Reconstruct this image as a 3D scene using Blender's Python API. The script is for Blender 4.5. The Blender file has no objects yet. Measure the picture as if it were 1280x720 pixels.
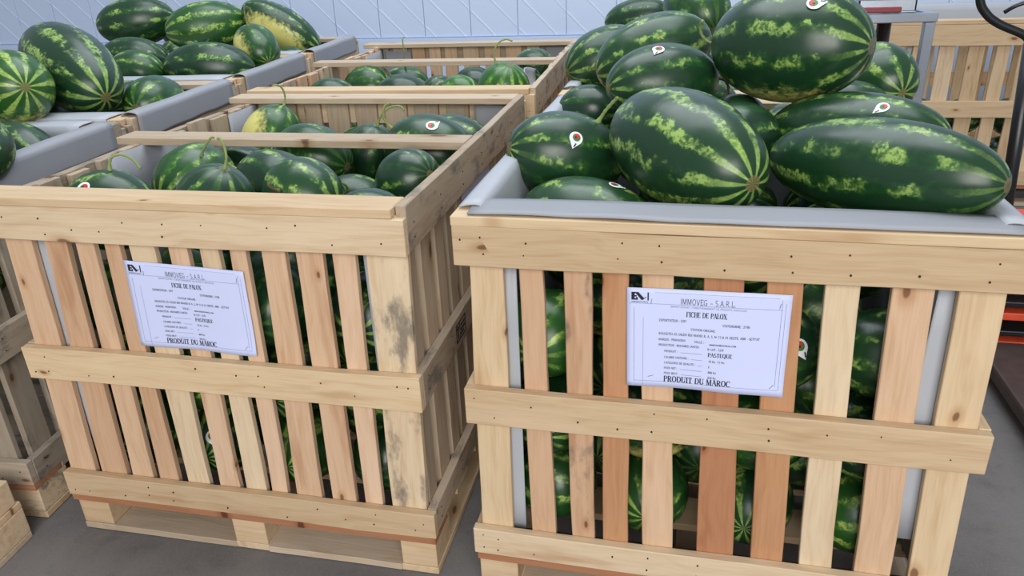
import bpy, bmesh, math, random
from mathutils import Vector, Matrix
from mathutils import noise as mnoise

random.seed(11)
S = bpy.context.scene
COL = S.collection
PI = math.pi

# ------------------------------------------------------------------ camera
cam_data = bpy.data.cameras.new('camera')
cam = bpy.data.objects.new('camera', cam_data)
COL.objects.link(cam)
cam_data.sensor_width = 36.0
cam_data.sensor_fit = 'HORIZONTAL'
cam_data.lens = 36.0 * 953.857 / 1280.0
cam_data.clip_start = 0.05
_r = Vector((0.97678868, 0.2106893, -0.03865102))
_u = Vector((-0.05241966, 0.41006616, 0.91054814))
_f = Vector((-0.20769223, 0.88738704, -0.41159225))
cam.matrix_world = Matrix(((_r.x, _u.x, -_f.x, 1.56294), (_r.y, _u.y, -_f.y, -1.34871), (_r.z, _u.z, -_f.z, 1.43171), (0, 0, 0, 1)))
S.camera = cam

# ------------------------------------------------------------------ light
world = bpy.data.worlds.new('world')
S.world = world
world.use_nodes = True
world.node_tree.nodes['Background'].inputs['Color'].default_value = (0.80, 0.88, 1.0, 1)
world.node_tree.nodes['Background'].inputs['Strength'].default_value = 0.46


def area_light(name, loc, target, sx, sy, power, color):
    d = bpy.data.lights.new(name, 'AREA')
    d.shape = 'RECTANGLE'
    d.size, d.size_y, d.energy, d.color = sx, sy, power, color
    o = bpy.data.objects.new(name, d)
    COL.objects.link(o)
    o.location = loc
    o.rotation_euler = (Vector(target) - Vector(loc)).to_track_quat('-Z', 'Y').to_euler()
    return o


area_light('door_daylight', (2.6, -5.2, 3.0), (1.0, 0.6, 0.6), 4.2, 3.2, 330, (1.0, 0.97, 0.93))
area_light('hall_roof_light', (0.9, 1.3, 4.8), (0.9, 1.3, 0), 4.0, 2.2, 120, (0.90, 0.95, 1.0))
area_light('wall_fill_light', (0.6, 3.3, 5.6), (0.6, 4.3, 0.6), 5.0, 1.2, 130, (0.84, 0.92, 1.0))  # added fill without a known fixture, brightens the back wall

S.view_settings.view_transform = 'Standard'
S.view_settings.look = 'None'
S.view_settings.gamma = 1.0
S.view_settings.use_curve_mapping = False
S.view_settings.exposure = -0.08


# ------------------------------------------------------------------ helpers
def srgb(r, g, b):
    f = lambda c: (c / 255 / 12.92) if c / 255 <= 0.04045 else ((c / 255 + 0.055) / 1.055) ** 2.4
    return (f(r), f(g), f(b), 1.0)


def link(name, mesh, mat=None, parent=None):
    o = bpy.data.objects.new(name, mesh)
    COL.objects.link(o)
    if mat is not None and mesh is not None and not mesh.materials:
        mesh.materials.append(mat)
    if parent is not None:
        o.parent = parent
    return o


def thing(name, label, cat, loc=(0, 0, 0), rz=0.0, group=None):
    o = bpy.data.objects.new(name, None)
    COL.objects.link(o)
    o.empty_display_size = 0.1
    o.location = loc
    o.rotation_euler = (0, 0, rz)
    return tag(o, label, cat, group)


def tag(o, label=None, cat=None, group=None, kind=None):
    for k, v in (('label', label), ('category', cat), ('group', group), ('kind', kind)):
        if v:
            o[k] = v
    return o


def mesh_from(name, verts, faces, smooth=False):
    me = bpy.data.meshes.new(name)
    me.from_pydata([tuple(v) for v in verts], [], faces)
    me.update()
    if smooth:
        me.polygons.foreach_set('use_smooth', [True] * len(me.polygons))
    return me


class MB:
    """collects boxes, quads and tubes for one mesh"""
    def __init__(self):
        self.v, self.f = [], []

    def box(self, a, b):
        n = len(self.v)
        for z in (a[2], b[2]):
            for x, y in ((a[0], a[1]), (b[0], a[1]), (b[0], b[1]), (a[0], b[1])):
                self.v.append((x, y, z))
        self.f += [tuple(n + i for i in q) for q in ((0, 3, 2, 1), (4, 5, 6, 7), (0, 1, 5, 4), (1, 2, 6, 5), (2, 3, 7, 6), (3, 0, 4, 7))]
        return self

    def prism(self, pts, off):
        """polygon pts (list of Vector) extruded by off"""
        n, k = len(self.v), len(pts)
        off = Vector(off)
        self.v += [tuple(p) for p in pts] + [tuple(Vector(p) + off) for p in pts]
        self.f += [tuple(n + i for i in reversed(range(k))), tuple(n + k + i for i in range(k))]
        for i in range(k):
            j = (i + 1) % k
            self.f.append((n + i, n + j, n + k + j, n + k + i))
        return self

    def tube(self, pts, rad, seg=10):
        pts = [Vector(p) for p in pts]
        rads = rad if isinstance(rad, (list, tuple)) else [rad] * len(pts)
        n0 = len(self.v)
        up = None
        for i, p in enumerate(pts):
            t = (pts[min(i + 1, len(pts) - 1)] - pts[max(i - 1, 0)]).normalized()
            if up is None:
                up = t.orthogonal().normalized()
            up = (up - t * up.dot(t)).normalized()
            w = t.cross(up)
            for k in range(seg):
                a = 2 * PI * k / seg
                self.v.append(tuple(p + rads[i] * (math.cos(a) * up + math.sin(a) * w)))
        for i in range(len(pts) - 1):
            for k in range(seg):
                a, b = n0 + i * seg + k, n0 + i * seg + (k + 1) % seg
                self.f.append((a, b, b + seg, a + seg))
        self.f.append(tuple(n0 + k for k in reversed(range(seg))))
        e = n0 + (len(pts) - 1) * seg
        self.f.append(tuple(e + k for k in range(seg)))
        return self

    def build(self, name, mat, parent=None, smooth=False, bevel=0.0):
        me = mesh_from(name, self.v, self.f, smooth)
        o = link(name, me, mat, parent)
        if bevel:
            m = o.modifiers.new('bevel', 'BEVEL')
            m.width, m.segments = bevel, 2
        return o


def spline(pts, n=8):
    """Catmull-Rom through pts"""
    pts = [Vector(p) for p in pts]
    P = [pts[0] * 2 - pts[1]] + pts + [pts[-1] * 2 - pts[-2]]
    out = []
    for i in range(1, len(P) - 2):
        for k in range(n):
            t = k / n
            a, b, c, d = P[i - 1], P[i], P[i + 1], P[i + 2]
            out.append(0.5 * ((2 * b) + (c - a) * t + (2 * a - 5 * b + 4 * c - d) * t * t + (3 * b - a - 3 * c + d) * t ** 3))
    out.append(pts[-1])
    return out


# ------------------------------------------------------------------ materials
class N:
    def __init__(self, name):
        self.m = bpy.data.materials.new(name)
        self.m.use_nodes = True
        self.t = self.m.node_tree
        self.bsdf = self.t.nodes['Principled BSDF']

    def n(self, kind, **kw):
        o = self.t.nodes.new(kind)
        for k, v in kw.items():
            setattr(o, k, v)
        return o

    def l(self, a, b):
        self.t.links.new(a, b)

    def val(self, sock, v):
        if hasattr(v, 'is_output'):
            self.l(v, sock)
        else:
            sock.default_value = v

    def math(self, op, a, b=0.0, clamp=False):
        o = self.n('ShaderNodeMath', operation=op, use_clamp=clamp)
        self.val(o.inputs[0], a)
        self.val(o.inputs[1], b)
        return o.outputs[0]

    def smooth(self, x, lo, hi, a=0.0, b=1.0):
        o = self.n('ShaderNodeMapRange', interpolation_type='SMOOTHSTEP')
        self.val(o.inputs['Value'], x)
        for k, v in (('From Min', lo), ('From Max', hi), ('To Min', a), ('To Max', b)):
            self.val(o.inputs[k], v)
        return o.outputs[0]

    def mix(self, f, a, b, mode='MIX'):
        o = self.n('ShaderNodeMix', data_type='RGBA', blend_type=mode)
        self.val(o.inputs[0], f)
        self.val(o.inputs[6], a)
        self.val(o.inputs[7], b)
        return o.outputs[2]

    def noise(self, vec, scale, detail=3.0, rough=0.55, w=None):
        o = self.n('ShaderNodeTexNoise')
        if w is not None:
            o.noise_dimensions = '4D'
            self.val(o.inputs['W'], w)
        self.l(vec, o.inputs['Vector'])
        o.inputs['Scale'].default_value = scale
        o.inputs['Detail'].default_value = detail
        o.inputs['Roughness'].default_value = rough
        return o.outputs['Fac']

    def mapping(self, vec, scale):
        o = self.n('ShaderNodeMapping')
        self.l(vec, o.inputs['Vector'])
        o.inputs['Scale'].default_value = scale
        return o.outputs[0]

    def bump(self, h, strength, dist=0.002):
        o = self.n('ShaderNodeBump')
        o.inputs['Strength'].default_value = strength
        o.inputs['Distance'].default_value = dist
        self.l(h, o.inputs['Height'])
        self.l(o.outputs[0], self.bsdf.inputs['Normal'])


def plain(name, col, rough=0.5, metal=0.0, var=0.0, scale=30.0, spec=0.5):
    m = N(name)
    m.bsdf.inputs['Roughness'].default_value = rough
    m.bsdf.inputs['Metallic'].default_value = metal
    m.bsdf.inputs['Specular IOR Level'].default_value = spec
    if var:
        tc = m.n('ShaderNodeTexCoord').outputs['Object']
        f = m.noise(tc, scale, 4)
        d = [c * (1 - var) for c in col[:3]] + [1]
        h = [min(1, c * (1 + var)) for c in col[:3]] + [1]
        m.l(m.mix(f, d, h), m.bsdf.inputs['Base Color'])
    else:
        m.bsdf.inputs['Base Color'].default_value = col
    return m.m


def wood_material(name, dirt=0.0):
    m = N(name)
    tc = m.n('ShaderNodeTexCoord').outputs['Object']
    oi = m.n('ShaderNodeObjectInfo')
    rnd = m.math('MULTIPLY', oi.outputs['Random'], 37.0)
    warp = m.n('ShaderNodeVectorMath', operation='ADD')
    wn = m.n('ShaderNodeTexNoise', noise_dimensions='4D')
    m.l(tc, wn.inputs['Vector'])
    m.l(rnd, wn.inputs['W'])
    wn.inputs['Scale'].default_value = 5.0
    wn.inputs['Detail'].default_value = 1.0
    sc = m.n('ShaderNodeVectorMath', operation='SCALE')
    m.l(wn.outputs['Color'], sc.inputs[0])
    sc.inputs['Scale'].default_value = 0.05
    m.l(tc, warp.inputs[0])
    m.l(sc.outputs[0], warp.inputs[1])
    g1 = m.noise(m.mapping(warp.outputs[0], (3.0, 75, 75)), 1.0, 3, 0.5, rnd)
    g2 = m.noise(m.mapping(tc, (7.0, 260, 260)), 1.0, 2, 0.6, rnd)
    blot = m.noise(m.mapping(tc, (2.6, 17, 17)), 1.0, 3, 0.6, rnd)
    base = oi.outputs['Color']
    dark = m.mix(1.0, base, (0.70, 0.56, 0.44, 1), 'MULTIPLY')
    c = m.mix(m.smooth(g1, 0.42, 0.75, 0.0, 0.42), base, dark)
    c = m.mix(m.smooth(g2, 0.45, 0.8, 0.0, 0.34), c, dark)
    lightc = m.mix(1.0, base, (1.12, 1.14, 1.18, 1), 'MULTIPLY')
    c = m.mix(m.smooth(blot, 0.5, 0.75, 0.0, 0.7), c, lightc)
    dk = m.mix(1.0, base, (0.66, 0.50, 0.40, 1), 'MULTIPLY')
    c = m.mix(m.smooth(blot, 0.44, 0.25, 0.0, 0.7), c, dk)
    # knots: a few cells only
    vo = m.n('ShaderNodeTexVoronoi', voronoi_dimensions='2D')
    off = m.n('ShaderNodeVectorMath', operation='ADD')
    m.l(m.mapping(warp.outputs[0], (5.0, 11.0, 1.0)), off.inputs[0])
    m.l(rnd, off.inputs[1])
    m.l(off.outputs[0], vo.inputs['Vector'])
    vo.inputs['Scale'].default_value = 1.0
    sep = m.n('ShaderNodeSeparateColor')
    m.l(vo.outputs['Color'], sep.inputs[0])
    pick = m.math('GREATER_THAN', sep.outputs[0], 0.72)
    kd = m.math('MULTIPLY', vo.outputs['Distance'], m.math('ADD', 0.8, m.math('MULTIPLY', sep.outputs[1], 1.5)))
    kd = m.math('ADD', kd, m.math('MULTIPLY', m.math('SUBTRACT', g1, 0.5), 0.12))
    ring = m.math('MULTIPLY', m.smooth(kd, 0.30, 0.08, 0.0, 0.5), pick)
    core = m.math('MULTIPLY', m.smooth(kd, 0.115, 0.06, 0.0, 0.85), pick)
    c = m.mix(ring, c, m.mix(1.0, base, (0.62, 0.42, 0.28, 1), 'MULTIPLY'))
    c = m.mix(core, c, m.mix(1.0, base, (0.26, 0.16, 0.11, 1), 'MULTIPLY'))
    if dirt:
        dn = m.noise(m.mapping(tc, (9, 22, 22)), 1.0, 5, 0.65, rnd)
        c = m.mix(m.smooth(dn, 0.5, 0.68, 0.0, dirt), c, srgb(96, 92, 88))
    m.l(c, m.bsdf.inputs['Base Color'])
    m.bsdf.inputs['Roughness'].default_value = 0.72
    m.bsdf.inputs['Specular IOR Level'].default_value = 0.25
    m.bump(m.math('ADD', g2, m.math('MULTIPLY', g1, 0.6)), 0.35, 0.0015)
    return m.m


def melon_material():
    m = N('watermelon_rind')
    tcn = m.n('ShaderNodeTexCoord')
    tc = tcn.outputs['Object']
    oi = m.n('ShaderNodeObjectInfo')
    w = m.math('MULTIPLY', oi.outputs['Random'], 53.0)
    par = m.n('ShaderNodeSeparateColor')
    m.l(oi.outputs['Color'], par.inputs[0])
    bright, spot, stripe = par.outputs[0], par.outputs[1], par.outputs[2]
    gen = m.n('ShaderNodeVectorMath', operation='MULTIPLY_ADD')
    m.l(tcn.outputs['Generated'], gen.inputs[0])
    gen.inputs[1].default_value = (2, 2, 2)
    gen.inputs[2].default_value = (-1, -1, -1)
    gs = m.n('ShaderNodeSeparateXYZ')
    m.l(gen.outputs[0], gs.inputs[0])
    phi = m.math('ARCTAN2', gs.outputs[1], gs.outputs[0])
    t = m.math('ABSOLUTE', gs.outputs[2])
    nz1 = m.noise(tc, 11.0, 2, 0.5, w)
    nz2 = m.noise(tc, 55.0, 4, 0.65, w)
    nz3 = m.noise(tc, 17.0, 3, 0.6, m.math('ADD', w, 7.3))
    nz4 = m.noise(tc, 120.0, 2, 0.6, w)
    fade = m.smooth(t, 1.0, 0.55, 0.12, 1.0)
    d = m.math('MULTIPLY', m.math('SUBTRACT', nz1, 0.5), 1.1)
    d = m.math('ADD', d, m.math('MULTIPLY', m.math('SUBTRACT', nz2, 0.5), 1.7))
    d = m.math('MULTIPLY', d, fade)
    cnt = m.math('ADD', 9.0, m.math('ROUND', m.math('MULTIPLY', oi.outputs['Random'], 2.0)))
    s = m.math('SINE', m.math('ADD', m.math('MULTIPLY', phi, cnt), m.math('MULTIPLY', d, 3.0)))
    band = m.smooth(s, 0.18, 0.72)
    thr = m.math('SUBTRACT', 0.66, m.math('MULTIPLY', stripe, 0.29))
    patch = m.smooth(nz3, thr, m.math('ADD', thr, 0.10))
    pole = m.smooth(t, 0.66, 0.93)
    patch = m.math('MAXIMUM', patch, m.math('MULTIPLY', pole, m.smooth(stripe, 0.5, 0.9, 0.12, 0.9)))
    veins = m.smooth(m.math('ADD', m.math('MULTIPLY', nz2, 0.6), m.math('MULTIPLY', nz4, 0.4)), 0.43, 0.56, 0.12, 1.0)
    veins = m.math('MAXIMUM', veins, m.math('MULTIPLY', pole, 0.7))
    light = m.math('MULTIPLY', m.math('MULTIPLY', band, patch), veins)
    halo = m.math('MULTIPLY', m.smooth(s, -0.35, 0.55), m.smooth(nz3, 0.36, 0.62))
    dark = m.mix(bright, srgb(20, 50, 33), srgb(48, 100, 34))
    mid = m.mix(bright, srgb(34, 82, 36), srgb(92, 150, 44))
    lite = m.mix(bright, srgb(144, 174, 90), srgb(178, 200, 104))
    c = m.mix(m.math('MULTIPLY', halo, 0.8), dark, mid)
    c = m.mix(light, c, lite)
    # blossom scar at the tip, pale ground spot on the side it lay on
    c = m.mix(m.smooth(t, 0.9988, 0.9998, 0, 0.7), c, srgb(120, 105, 70))
    gx = m.math('MULTIPLY', gs.outputs[0], -1.0)
    sp = m.math('ADD', gx, m.math('MULTIPLY', m.math('SUBTRACT', nz2, 0.5), 0.7))
    sp = m.math('MULTIPLY', m.smooth(sp, m.math('SUBTRACT', 0.92, m.math('MULTIPLY', spot, 0.42)), m.math('SUBTRACT', 1.2, m.math('MULTIPLY', spot, 0.36))), m.math('MINIMUM', m.math('MULTIPLY', spot, 2.0), 1.0))
    c = m.mix(sp, c, srgb(212, 204, 118))
    m.l(c, m.bsdf.inputs['Base Color'])
    m.l(m.smooth(nz3, 0.3, 0.7, 0.26, 0.38), m.bsdf.inputs['Roughness'])
    m.bsdf.inputs['Specular IOR Level'].default_value = 0.55
    m.bump(nz1, 0.10, 0.01)
    return m.m


def concrete_material():
    m = N('grey_concrete')
    tc = m.n('ShaderNodeTexCoord').outputs['Object']
    a = m.noise(tc, 1.3, 5, 0.6)
    b = m.noise(tc, 14, 5, 0.65)
    c = m.noise(tc, 160, 2, 0.5)
    col = m.mix(m.smooth(a, 0.35, 0.65), srgb(102, 98, 97), srgb(120, 117, 116))
    col = m.mix(m.smooth(b, 0.5, 0.75, 0, 0.5), col, srgb(88, 86, 87))
    col = m.mix(m.smooth(c, 0.45, 0.7, 0, 0.25), col, srgb(140, 138, 136))
    m.l(col, m.bsdf.inputs['Base Color'])
    m.bsdf.inputs['Roughness'].default_value = 0.75
    m.bump(c, 0.2, 0.001)
    return m.m


WOOD = wood_material('pine_wood')
WOODD = wood_material('weathered_pine_wood', 0.75)
RIND = melon_material()
FLOOR = concrete_material()
WALLM = plain('white_wall_panel', srgb(202, 217, 242), 0.45, var=0.02, scale=3)
RIBM = plain('panel_rib', srgb(214, 228, 248), 0.45)
LINER = plain('grey_liner_sheet', srgb(150, 152, 158), 0.6, var=0.05, scale=9)
LINERW = plain('pale_liner_sheet', srgb(176, 180, 187), 0.6, var=0.04, scale=9)
NAIL = plain('dark_nail', srgb(52, 44, 40), 0.5, 0.3)
STEMM = plain('melon_stem', srgb(132, 148, 88), 0.7, var=0.25, scale=60)
STEMD = plain('dry_melon_stem', srgb(112, 100, 66), 0.8, var=0.3, scale=70)
PAPER = plain('white_paper', srgb(206, 214, 250), 0.6, var=0.012, scale=14)
INK = plain('black_ink', srgb(28, 30, 44), 0.7)
INKG = plain('grey_ink', srgb(96, 104, 132), 0.7)
STK = plain('white_sticker', srgb(232, 236, 240), 0.45)
STKR = plain('red_sticker_print', srgb(206, 52, 48), 0.45)
STKG = plain('green_sticker_print', srgb(72, 122, 60), 0.45)
STKD = plain('navy_sticker_print', srgb(34, 40, 72), 0.45)
STEEL = plain('brushed_steel', srgb(176, 184, 194), 0.32, 0.85, var=0.12, scale=40)
STEELD = plain('dull_dark_steel', srgb(84, 74, 68), 0.35, 0.8, var=0.3, scale=25)
REDP = plain('red_plastic', srgb(140, 52, 58), 0.45)
ORANGE = plain('worn_orange_paint', srgb(214, 78, 46), 0.5, var=0.25, scale=40)
FORKM = plain('worn_brown_steel', srgb(74, 62, 58), 0.55, 0.2, var=0.35, scale=22)
BLACKM = plain('black_rubber_steel', srgb(26, 27, 31), 0.32)

# wood tones
T_PALE = (srgb(215, 190, 154), srgb(208, 182, 147), srgb(203, 177, 142), srgb(219, 197, 165))
T_PINK = (srgb(213, 180, 148), srgb(218, 186, 156), srgb(204, 168, 136))
T_RED = (srgb(180, 128, 94), srgb(192, 144, 106), srgb(172, 120, 88))
T_GREY = (srgb(186, 168, 145), srgb(174, 158, 138), srgb(194, 176, 153))
T_OLD = (srgb(168, 156, 140), srgb(158, 146, 130), srgb(176, 162, 144))


def tone(*sets):
    c = random.choice(random.choice(sets))
    k = random.uniform(0.93, 1.05)
    return (c[0] * k, c[1] * k, c[2] * k, 1)


def board(name, parent, a, b, wdir, w, t, color, mat=None, w1=None, rough=0.0015, bev=0.0016, segs=5):
    """sawn board from a to b (points in the parent's space); wdir = direction of the width; w..w1 widths, t thickness"""
    a, b = Vector(a), Vector(b)
    X = b - a
    L = X.length
    X.normalize()
    Y = Vector(wdir)
    Y = (Y - X * Y.dot(X)).normalized()
    Z = X.cross(Y)
    w1 = w if w1 is None else w1
    vs, fs = [], []
    for i in range(segs + 1):
        s = i / segs
        ww = (w + (w1 - w) * s) / 2
        e0, e1 = random.uniform(-rough, rough), random.uniform(-rough, rough)
        ex = random.uniform(-rough, rough) if i in (0, segs) else 0
        x = -L / 2 + L * s + ex
        vs += [(x, -ww + e0, -t / 2), (x, ww + e1, -t / 2), (x, ww + e1, t / 2), (x, -ww + e0, t / 2)]
    for i in range(segs):
        n = i * 4
        for k in range(4):
            k2 = (k + 1) % 4
            fs.append((n + k, n + k2, n + 4 + k2, n + 4 + k))
    fs.append((3, 2, 1, 0))
    n = segs * 4
    fs.append((n, n + 1, n + 2, n + 3))
    me = mesh_from(name, vs, fs)
    bm = bmesh.new()
    bm.from_mesh(me)
    bmesh.ops.recalc_face_normals(bm, faces=bm.faces)
    if bev:
        ed = [e for e in bm.edges if len(e.link_faces) == 2 and e.calc_face_angle(0) > 0.9]
        bmesh.ops.bevel(bm, geom=ed, offset=bev, segments=1, affect='EDGES')
    bm.to_mesh(me)
    bm.free()
    o = link(name, me, mat or WOOD, parent)
    M = Matrix((X, Y, Z)).transposed().to_4x4()
    M.translation = (a + b) / 2
    o.matrix_local = M
    o.color = color
    return o


def wavy_sheet(name, fn, nu, nv, mat, parent, thick=0.003):
    """sheet through fn(u, v) with real thickness"""
    vs = [fn(i / nu, j / nv) for j in range(nv + 1) for i in range(nu + 1)]
    fs = [(j * (nu + 1) + i, j * (nu + 1) + i + 1, (j + 1) * (nu + 1) + i + 1, (j + 1) * (nu + 1) + i) for j in range(nv) for i in range(nu)]
    me = mesh_from(name, vs, fs, True)
    o = link(name, me, mat, parent)
    m = o.modifiers.new('thickness', 'SOLIDIFY')
    m.thickness = thick
    m.offset = 0
    return o


# ------------------------------------------------------------------ the setting
fl = MB().box((-6, -7, -0.12), (8, 4.6, 0)).build('floor', FLOOR)
tag(fl, 'grey concrete floor of the packing hall', kind='structure')

wall = MB().box((-7, 4.534, 0), (9, 4.7, 4.0)).build('wall_back', WALLM)
tag(wall, 'bluish white panelled back wall with vertical joints and slanting ribs', kind='structure')
PW, PX0, PZ0, PZ1 = 0.365, -6.25, 0.797, 3.4
for i in range(36):
    x0 = PX0 + i * PW
    q = MB()
    q.box((x0 + 0.0022, 4.52, PZ0), (x0 + PW - 0.0022, 4.533, PZ1))
    p = link('wall_panel', mesh_from('wall_panel', q.v, q.f), WALLM, wall)
    mo = p.modifiers.new('bevel', 'BEVEL')
    mo.width, mo.segments = 0.002, 1
    r = MB()
    c = math.floor((x0 + PZ0) / 0.235) * 0.235
    while c < x0 + PW + PZ1:
        za, zb = c - x0 - 0.004, c - (x0 + PW) + 0.004
        hi, lo = min(za, PZ1), max(zb, PZ0)
        if hi > lo + 0.01 and lo < 2.2:
            xa, xb = c - hi, c - lo
            r.prism([Vector((xa, 4.5215, hi)), Vector((xa + 0.012, 4.5215, hi)), Vector((min(xb + 0.012, x0 + PW), 4.5215, lo)), Vector((xb, 4.5215, lo))], (0, -0.004, 0))
        c += 0.235
    if r.v:
        tag(r.build('slanting_rib', RIBM, p), kind='stuff')
tb = MB().box((-7, 4.50, 0), (9, 4.533, 0.790)).build('baseboard_back', WALLM)
tag(tb, 'pale plinth along the foot of the back wall', kind='structure')


# ------------------------------------------------------------------ crates
def auto_slats(W, lo=0.062, hi=0.092, g0=0.020, g1=0.034):
    out, x = [], 0.008
    while x < W - 0.05:
        w = random.uniform(lo, hi)
        if x + w > W - 0.03:
            w = W - 0.006 - x
        out.append((x, x + w, x + random.uniform(-.004, .004), x + w + random.uniform(-.004, .004)))
        x += w + random.uniform(g0, g1)
    return out


def crate(label, x0, y0, yaw, W, D, H=0.962, front=None, tones=None, rails=None, mat=None, midbar=None, nails=True, back_gap=True, pallet=True, over=0.0, caps=(True, True), srail=None, inner=None, group=None):
    mat = mat or WOOD
    tset = tones or (T_PALE, T_PINK)
    rset = rails or (T_PALE,)
    t, ts = 0.022, 0.017
    c = thing('slatted_crate', label, 'crate', (x0, y0, 0), yaw, group)
    zt0, zt1 = 0.860, H - 0.021
    zm0, zm1 = 0.489, 0.576
    zb0, zb1 = 0.125, 0.197
    levels = (('top_rail', zt0, zt1), ('middle_rail', zm0, zm1), ('bottom_rail', zb0, zb1))
    # front and back frames
    for yy in (t / 2, D - t / 2):
        for nm, z0, z1 in levels:
            board(nm, c, (0, yy, (z0 + z1) / 2), (W, yy, (z0 + z1) / 2), (0, 0, 1), z1 - z0, t, tone(*rset), mat, rough=0.002)
    # side frames
    for xx, top in ((t / 2, H - 0.021), (W - t / 2, H)):
        for nm, z0, z1 in levels:
            z1 = top if nm == 'top_rail' else z1
            board(nm, c, (xx, t + .001, (z0 + z1) / 2), (xx, D - t - .001, (z0 + z1) / 2), (0, 0, 1), z1 - z0, t, tone(*(srail or rset)), WOODD if srail else mat, rough=0.002)
    zs0, zs1 = zb0 + 0.006, H - 0.022
    fr = front or [s + (None,) for s in auto_slats(W)]
    for k, s in enumerate(fr):
        ta, tb_, ba, bb = s[:4]
        col = s[4] if len(s) > 4 and s[4] else tone(*tset)
        board('front_slat', c, ((ba + bb) / 2, t + ts / 2 + .0005, zs0), ((ta + tb_) / 2, t + ts / 2 + .0005, zs1), (1, 0, 0), bb - ba, ts, col, WOODD if (len(s) > 5 and s[5]) else mat, w1=tb_ - ta, rough=0.0022)
    for s in auto_slats(W):
        board('back_slat', c, ((s[2] + s[3]) / 2, D - t - ts / 2 - .0005, zs0), ((s[0] + s[1]) / 2, D - t - ts / 2 - .0005, zs1), (1, 0, 0), s[3] - s[2], ts, tone(*(inner or tset)), mat, w1=s[1] - s[0], segs=3)
    for xx in (t + ts / 2 + .0005, W - t - ts / 2 - .0005):
        for s in auto_slats(D - 2 * (t + ts) - 0.004, 0.060, 0.088, 0.028, 0.044):
            dy = t + ts + 0.003
            board('side_slat', c, (xx, (s[2] + s[3]) / 2 + dy, zs0), (xx, (s[0] + s[1]) / 2 + dy, zs1 + random.uniform(-.006, .012)), (0, 1, 0), s[3] - s[2], ts, tone(*(inner or tset)), mat, w1=s[1] - s[0], segs=3)
    # bars lying over the rim
    zc = H - 0.0105
    if caps[0]:
        board('top_board', c, (-over * 0, 0.043, zc), (W - 0.024, 0.043, zc), (0, 1, 0), 0.086, 0.02, tone(*rset), mat)
    if caps[1]:
        board('top_board', c, (-over, D - 0.045, zc), (W - 0.024, D - 0.045, zc), (0, 1, 0), 0.09, 0.02, tone(*(inner or rset)), mat)
    if midbar:
        board('cross_bar', c, (-over, midbar, zc), (W - 0.024, midbar, zc), (0, 1, 0), 0.086, 0.021, tone(*(inner or rset)), mat)
    # floor of the crate and its pallet
    n = 7
    for i in range(n):
        y = 0.0555 + (D - 0.111) * i / (n - 1)
        board('deck_board', c, (0.002, y, 0.1135), (W - 0.002, y, 0.1135), (0, 1, 0), 0.105, 0.0195, tone(T_RED) if i == 0 else tone(*tset), mat, segs=3)
    if pallet:
        for i, x in enumerate((0.052, W / 2, W - 0.052)):
            board('pallet_runner', c, (x, 0.012, 0.012), (x, D - 0.012, 0.012), (1, 0, 0), 0.095, 0.020, tone(T_GREY, T_PALE), mat, segs=3)
            for y in (0.07, D / 2, D - 0.07):
                b = MB().box((-0.046, -0.058, -0.0405), (0.046, 0.058, 0.0405)).build('pallet_block', mat, c, bevel=0.003)
                b.location = (x, y, 0.0635)
                b.color = tone(T_PALE, T_PINK)
        for y in (0.055, D / 2, D - 0.055):
            for xa, xb in ((0.100, W / 2 - 0.048), (W / 2 + 0.048, W - 0.100)):
                board('pallet_board', c, (xa, y, 0.012), (xb, y, 0.012), (0, 1, 0), 0.09, 0.019, tone(T_GREY), mat, segs=3)
    if nails:
        q = MB()
        xs = [(s[0] + s[1]) / 2 + random.uniform(-.012, .012) for s in fr] + [0.022, W - 0.022]
        for nm, z0, z1 in levels:
            for x in xs:
                for z in (z0 + (z1 - z0) * 0.3, z0 + (z1 - z0) * 0.7):
                    if random.random() < 0.4:
                        continue
                    xx, zz = x + random.uniform(-.006, .006), z + random.uniform(-.008, .008)
                    rr = random.uniform(.0012, .0022)
                    n0 = [Vector((xx + rr * math.cos(a * PI / 3), -0.0016, zz + rr * 1.2 * math.sin(a * PI / 3))) for a in range(6)]
                    q.prism(n0, (0, 0.006, 0))
            for k in range(7):
                y = 0.06 + (D - 0.12) * k / 6
                for f in (.3, .7):
                    rr, zz = .0017, z0 + (z1 - z0) * f
                    q.prism([Vector((W + 0.0016, y + rr * math.cos(a * PI / 3), zz + rr * math.sin(a * PI / 3))) for a in range(6)], (-0.006, 0, 0))
        tag(q.build('nail_heads', NAIL, c), kind='stuff')
    return c


R_, P_, K_ = T_RED, T_PALE, T_PINK
SLA = [[0.042,0.114,0.002,0.078,K_[0]],[0.15,0.207,0.097,0.176,K_[2]],[0.231,0.278,0.193,0.256,K_[0]],[0.307,0.341,0.274,0.332,K_[2]],[0.367,0.432,0.361,0.422,P_[3]],[0.467,0.514,0.45,0.508,K_[1]],[0.544,0.59,0.527,0.582,P_[3]],[0.621,0.658,0.596,0.64,K_[1]],[0.695,0.75,0.666,0.732,K_[0]],[0.773,0.836,0.762,0.824,K_[0]],[0.859,0.909,0.849,0.895,K_[1]],[0.936,1.026,0.918,1.006,P_[3],True]]
SLB = [[0.027,0.095,0.012,0.088,P_[0]],[0.122,0.17,0.136,0.191,K_[2]],[0.213,0.268,0.228,0.279,K_[2],True],[0.287,0.338,0.299,0.355,R_[1]],[0.361,0.421,0.386,0.452,K_[0]],[0.473,0.545,0.507,0.582,R_[0]],[0.588,0.651,0.621,0.686,R_[1]],[0.689,0.746,0.719,0.785,P_[3]],[0.8,0.867,0.828,0.9,K_[0]],[0.906,0.98,0.934,1.006,P_[0]]]

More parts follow.
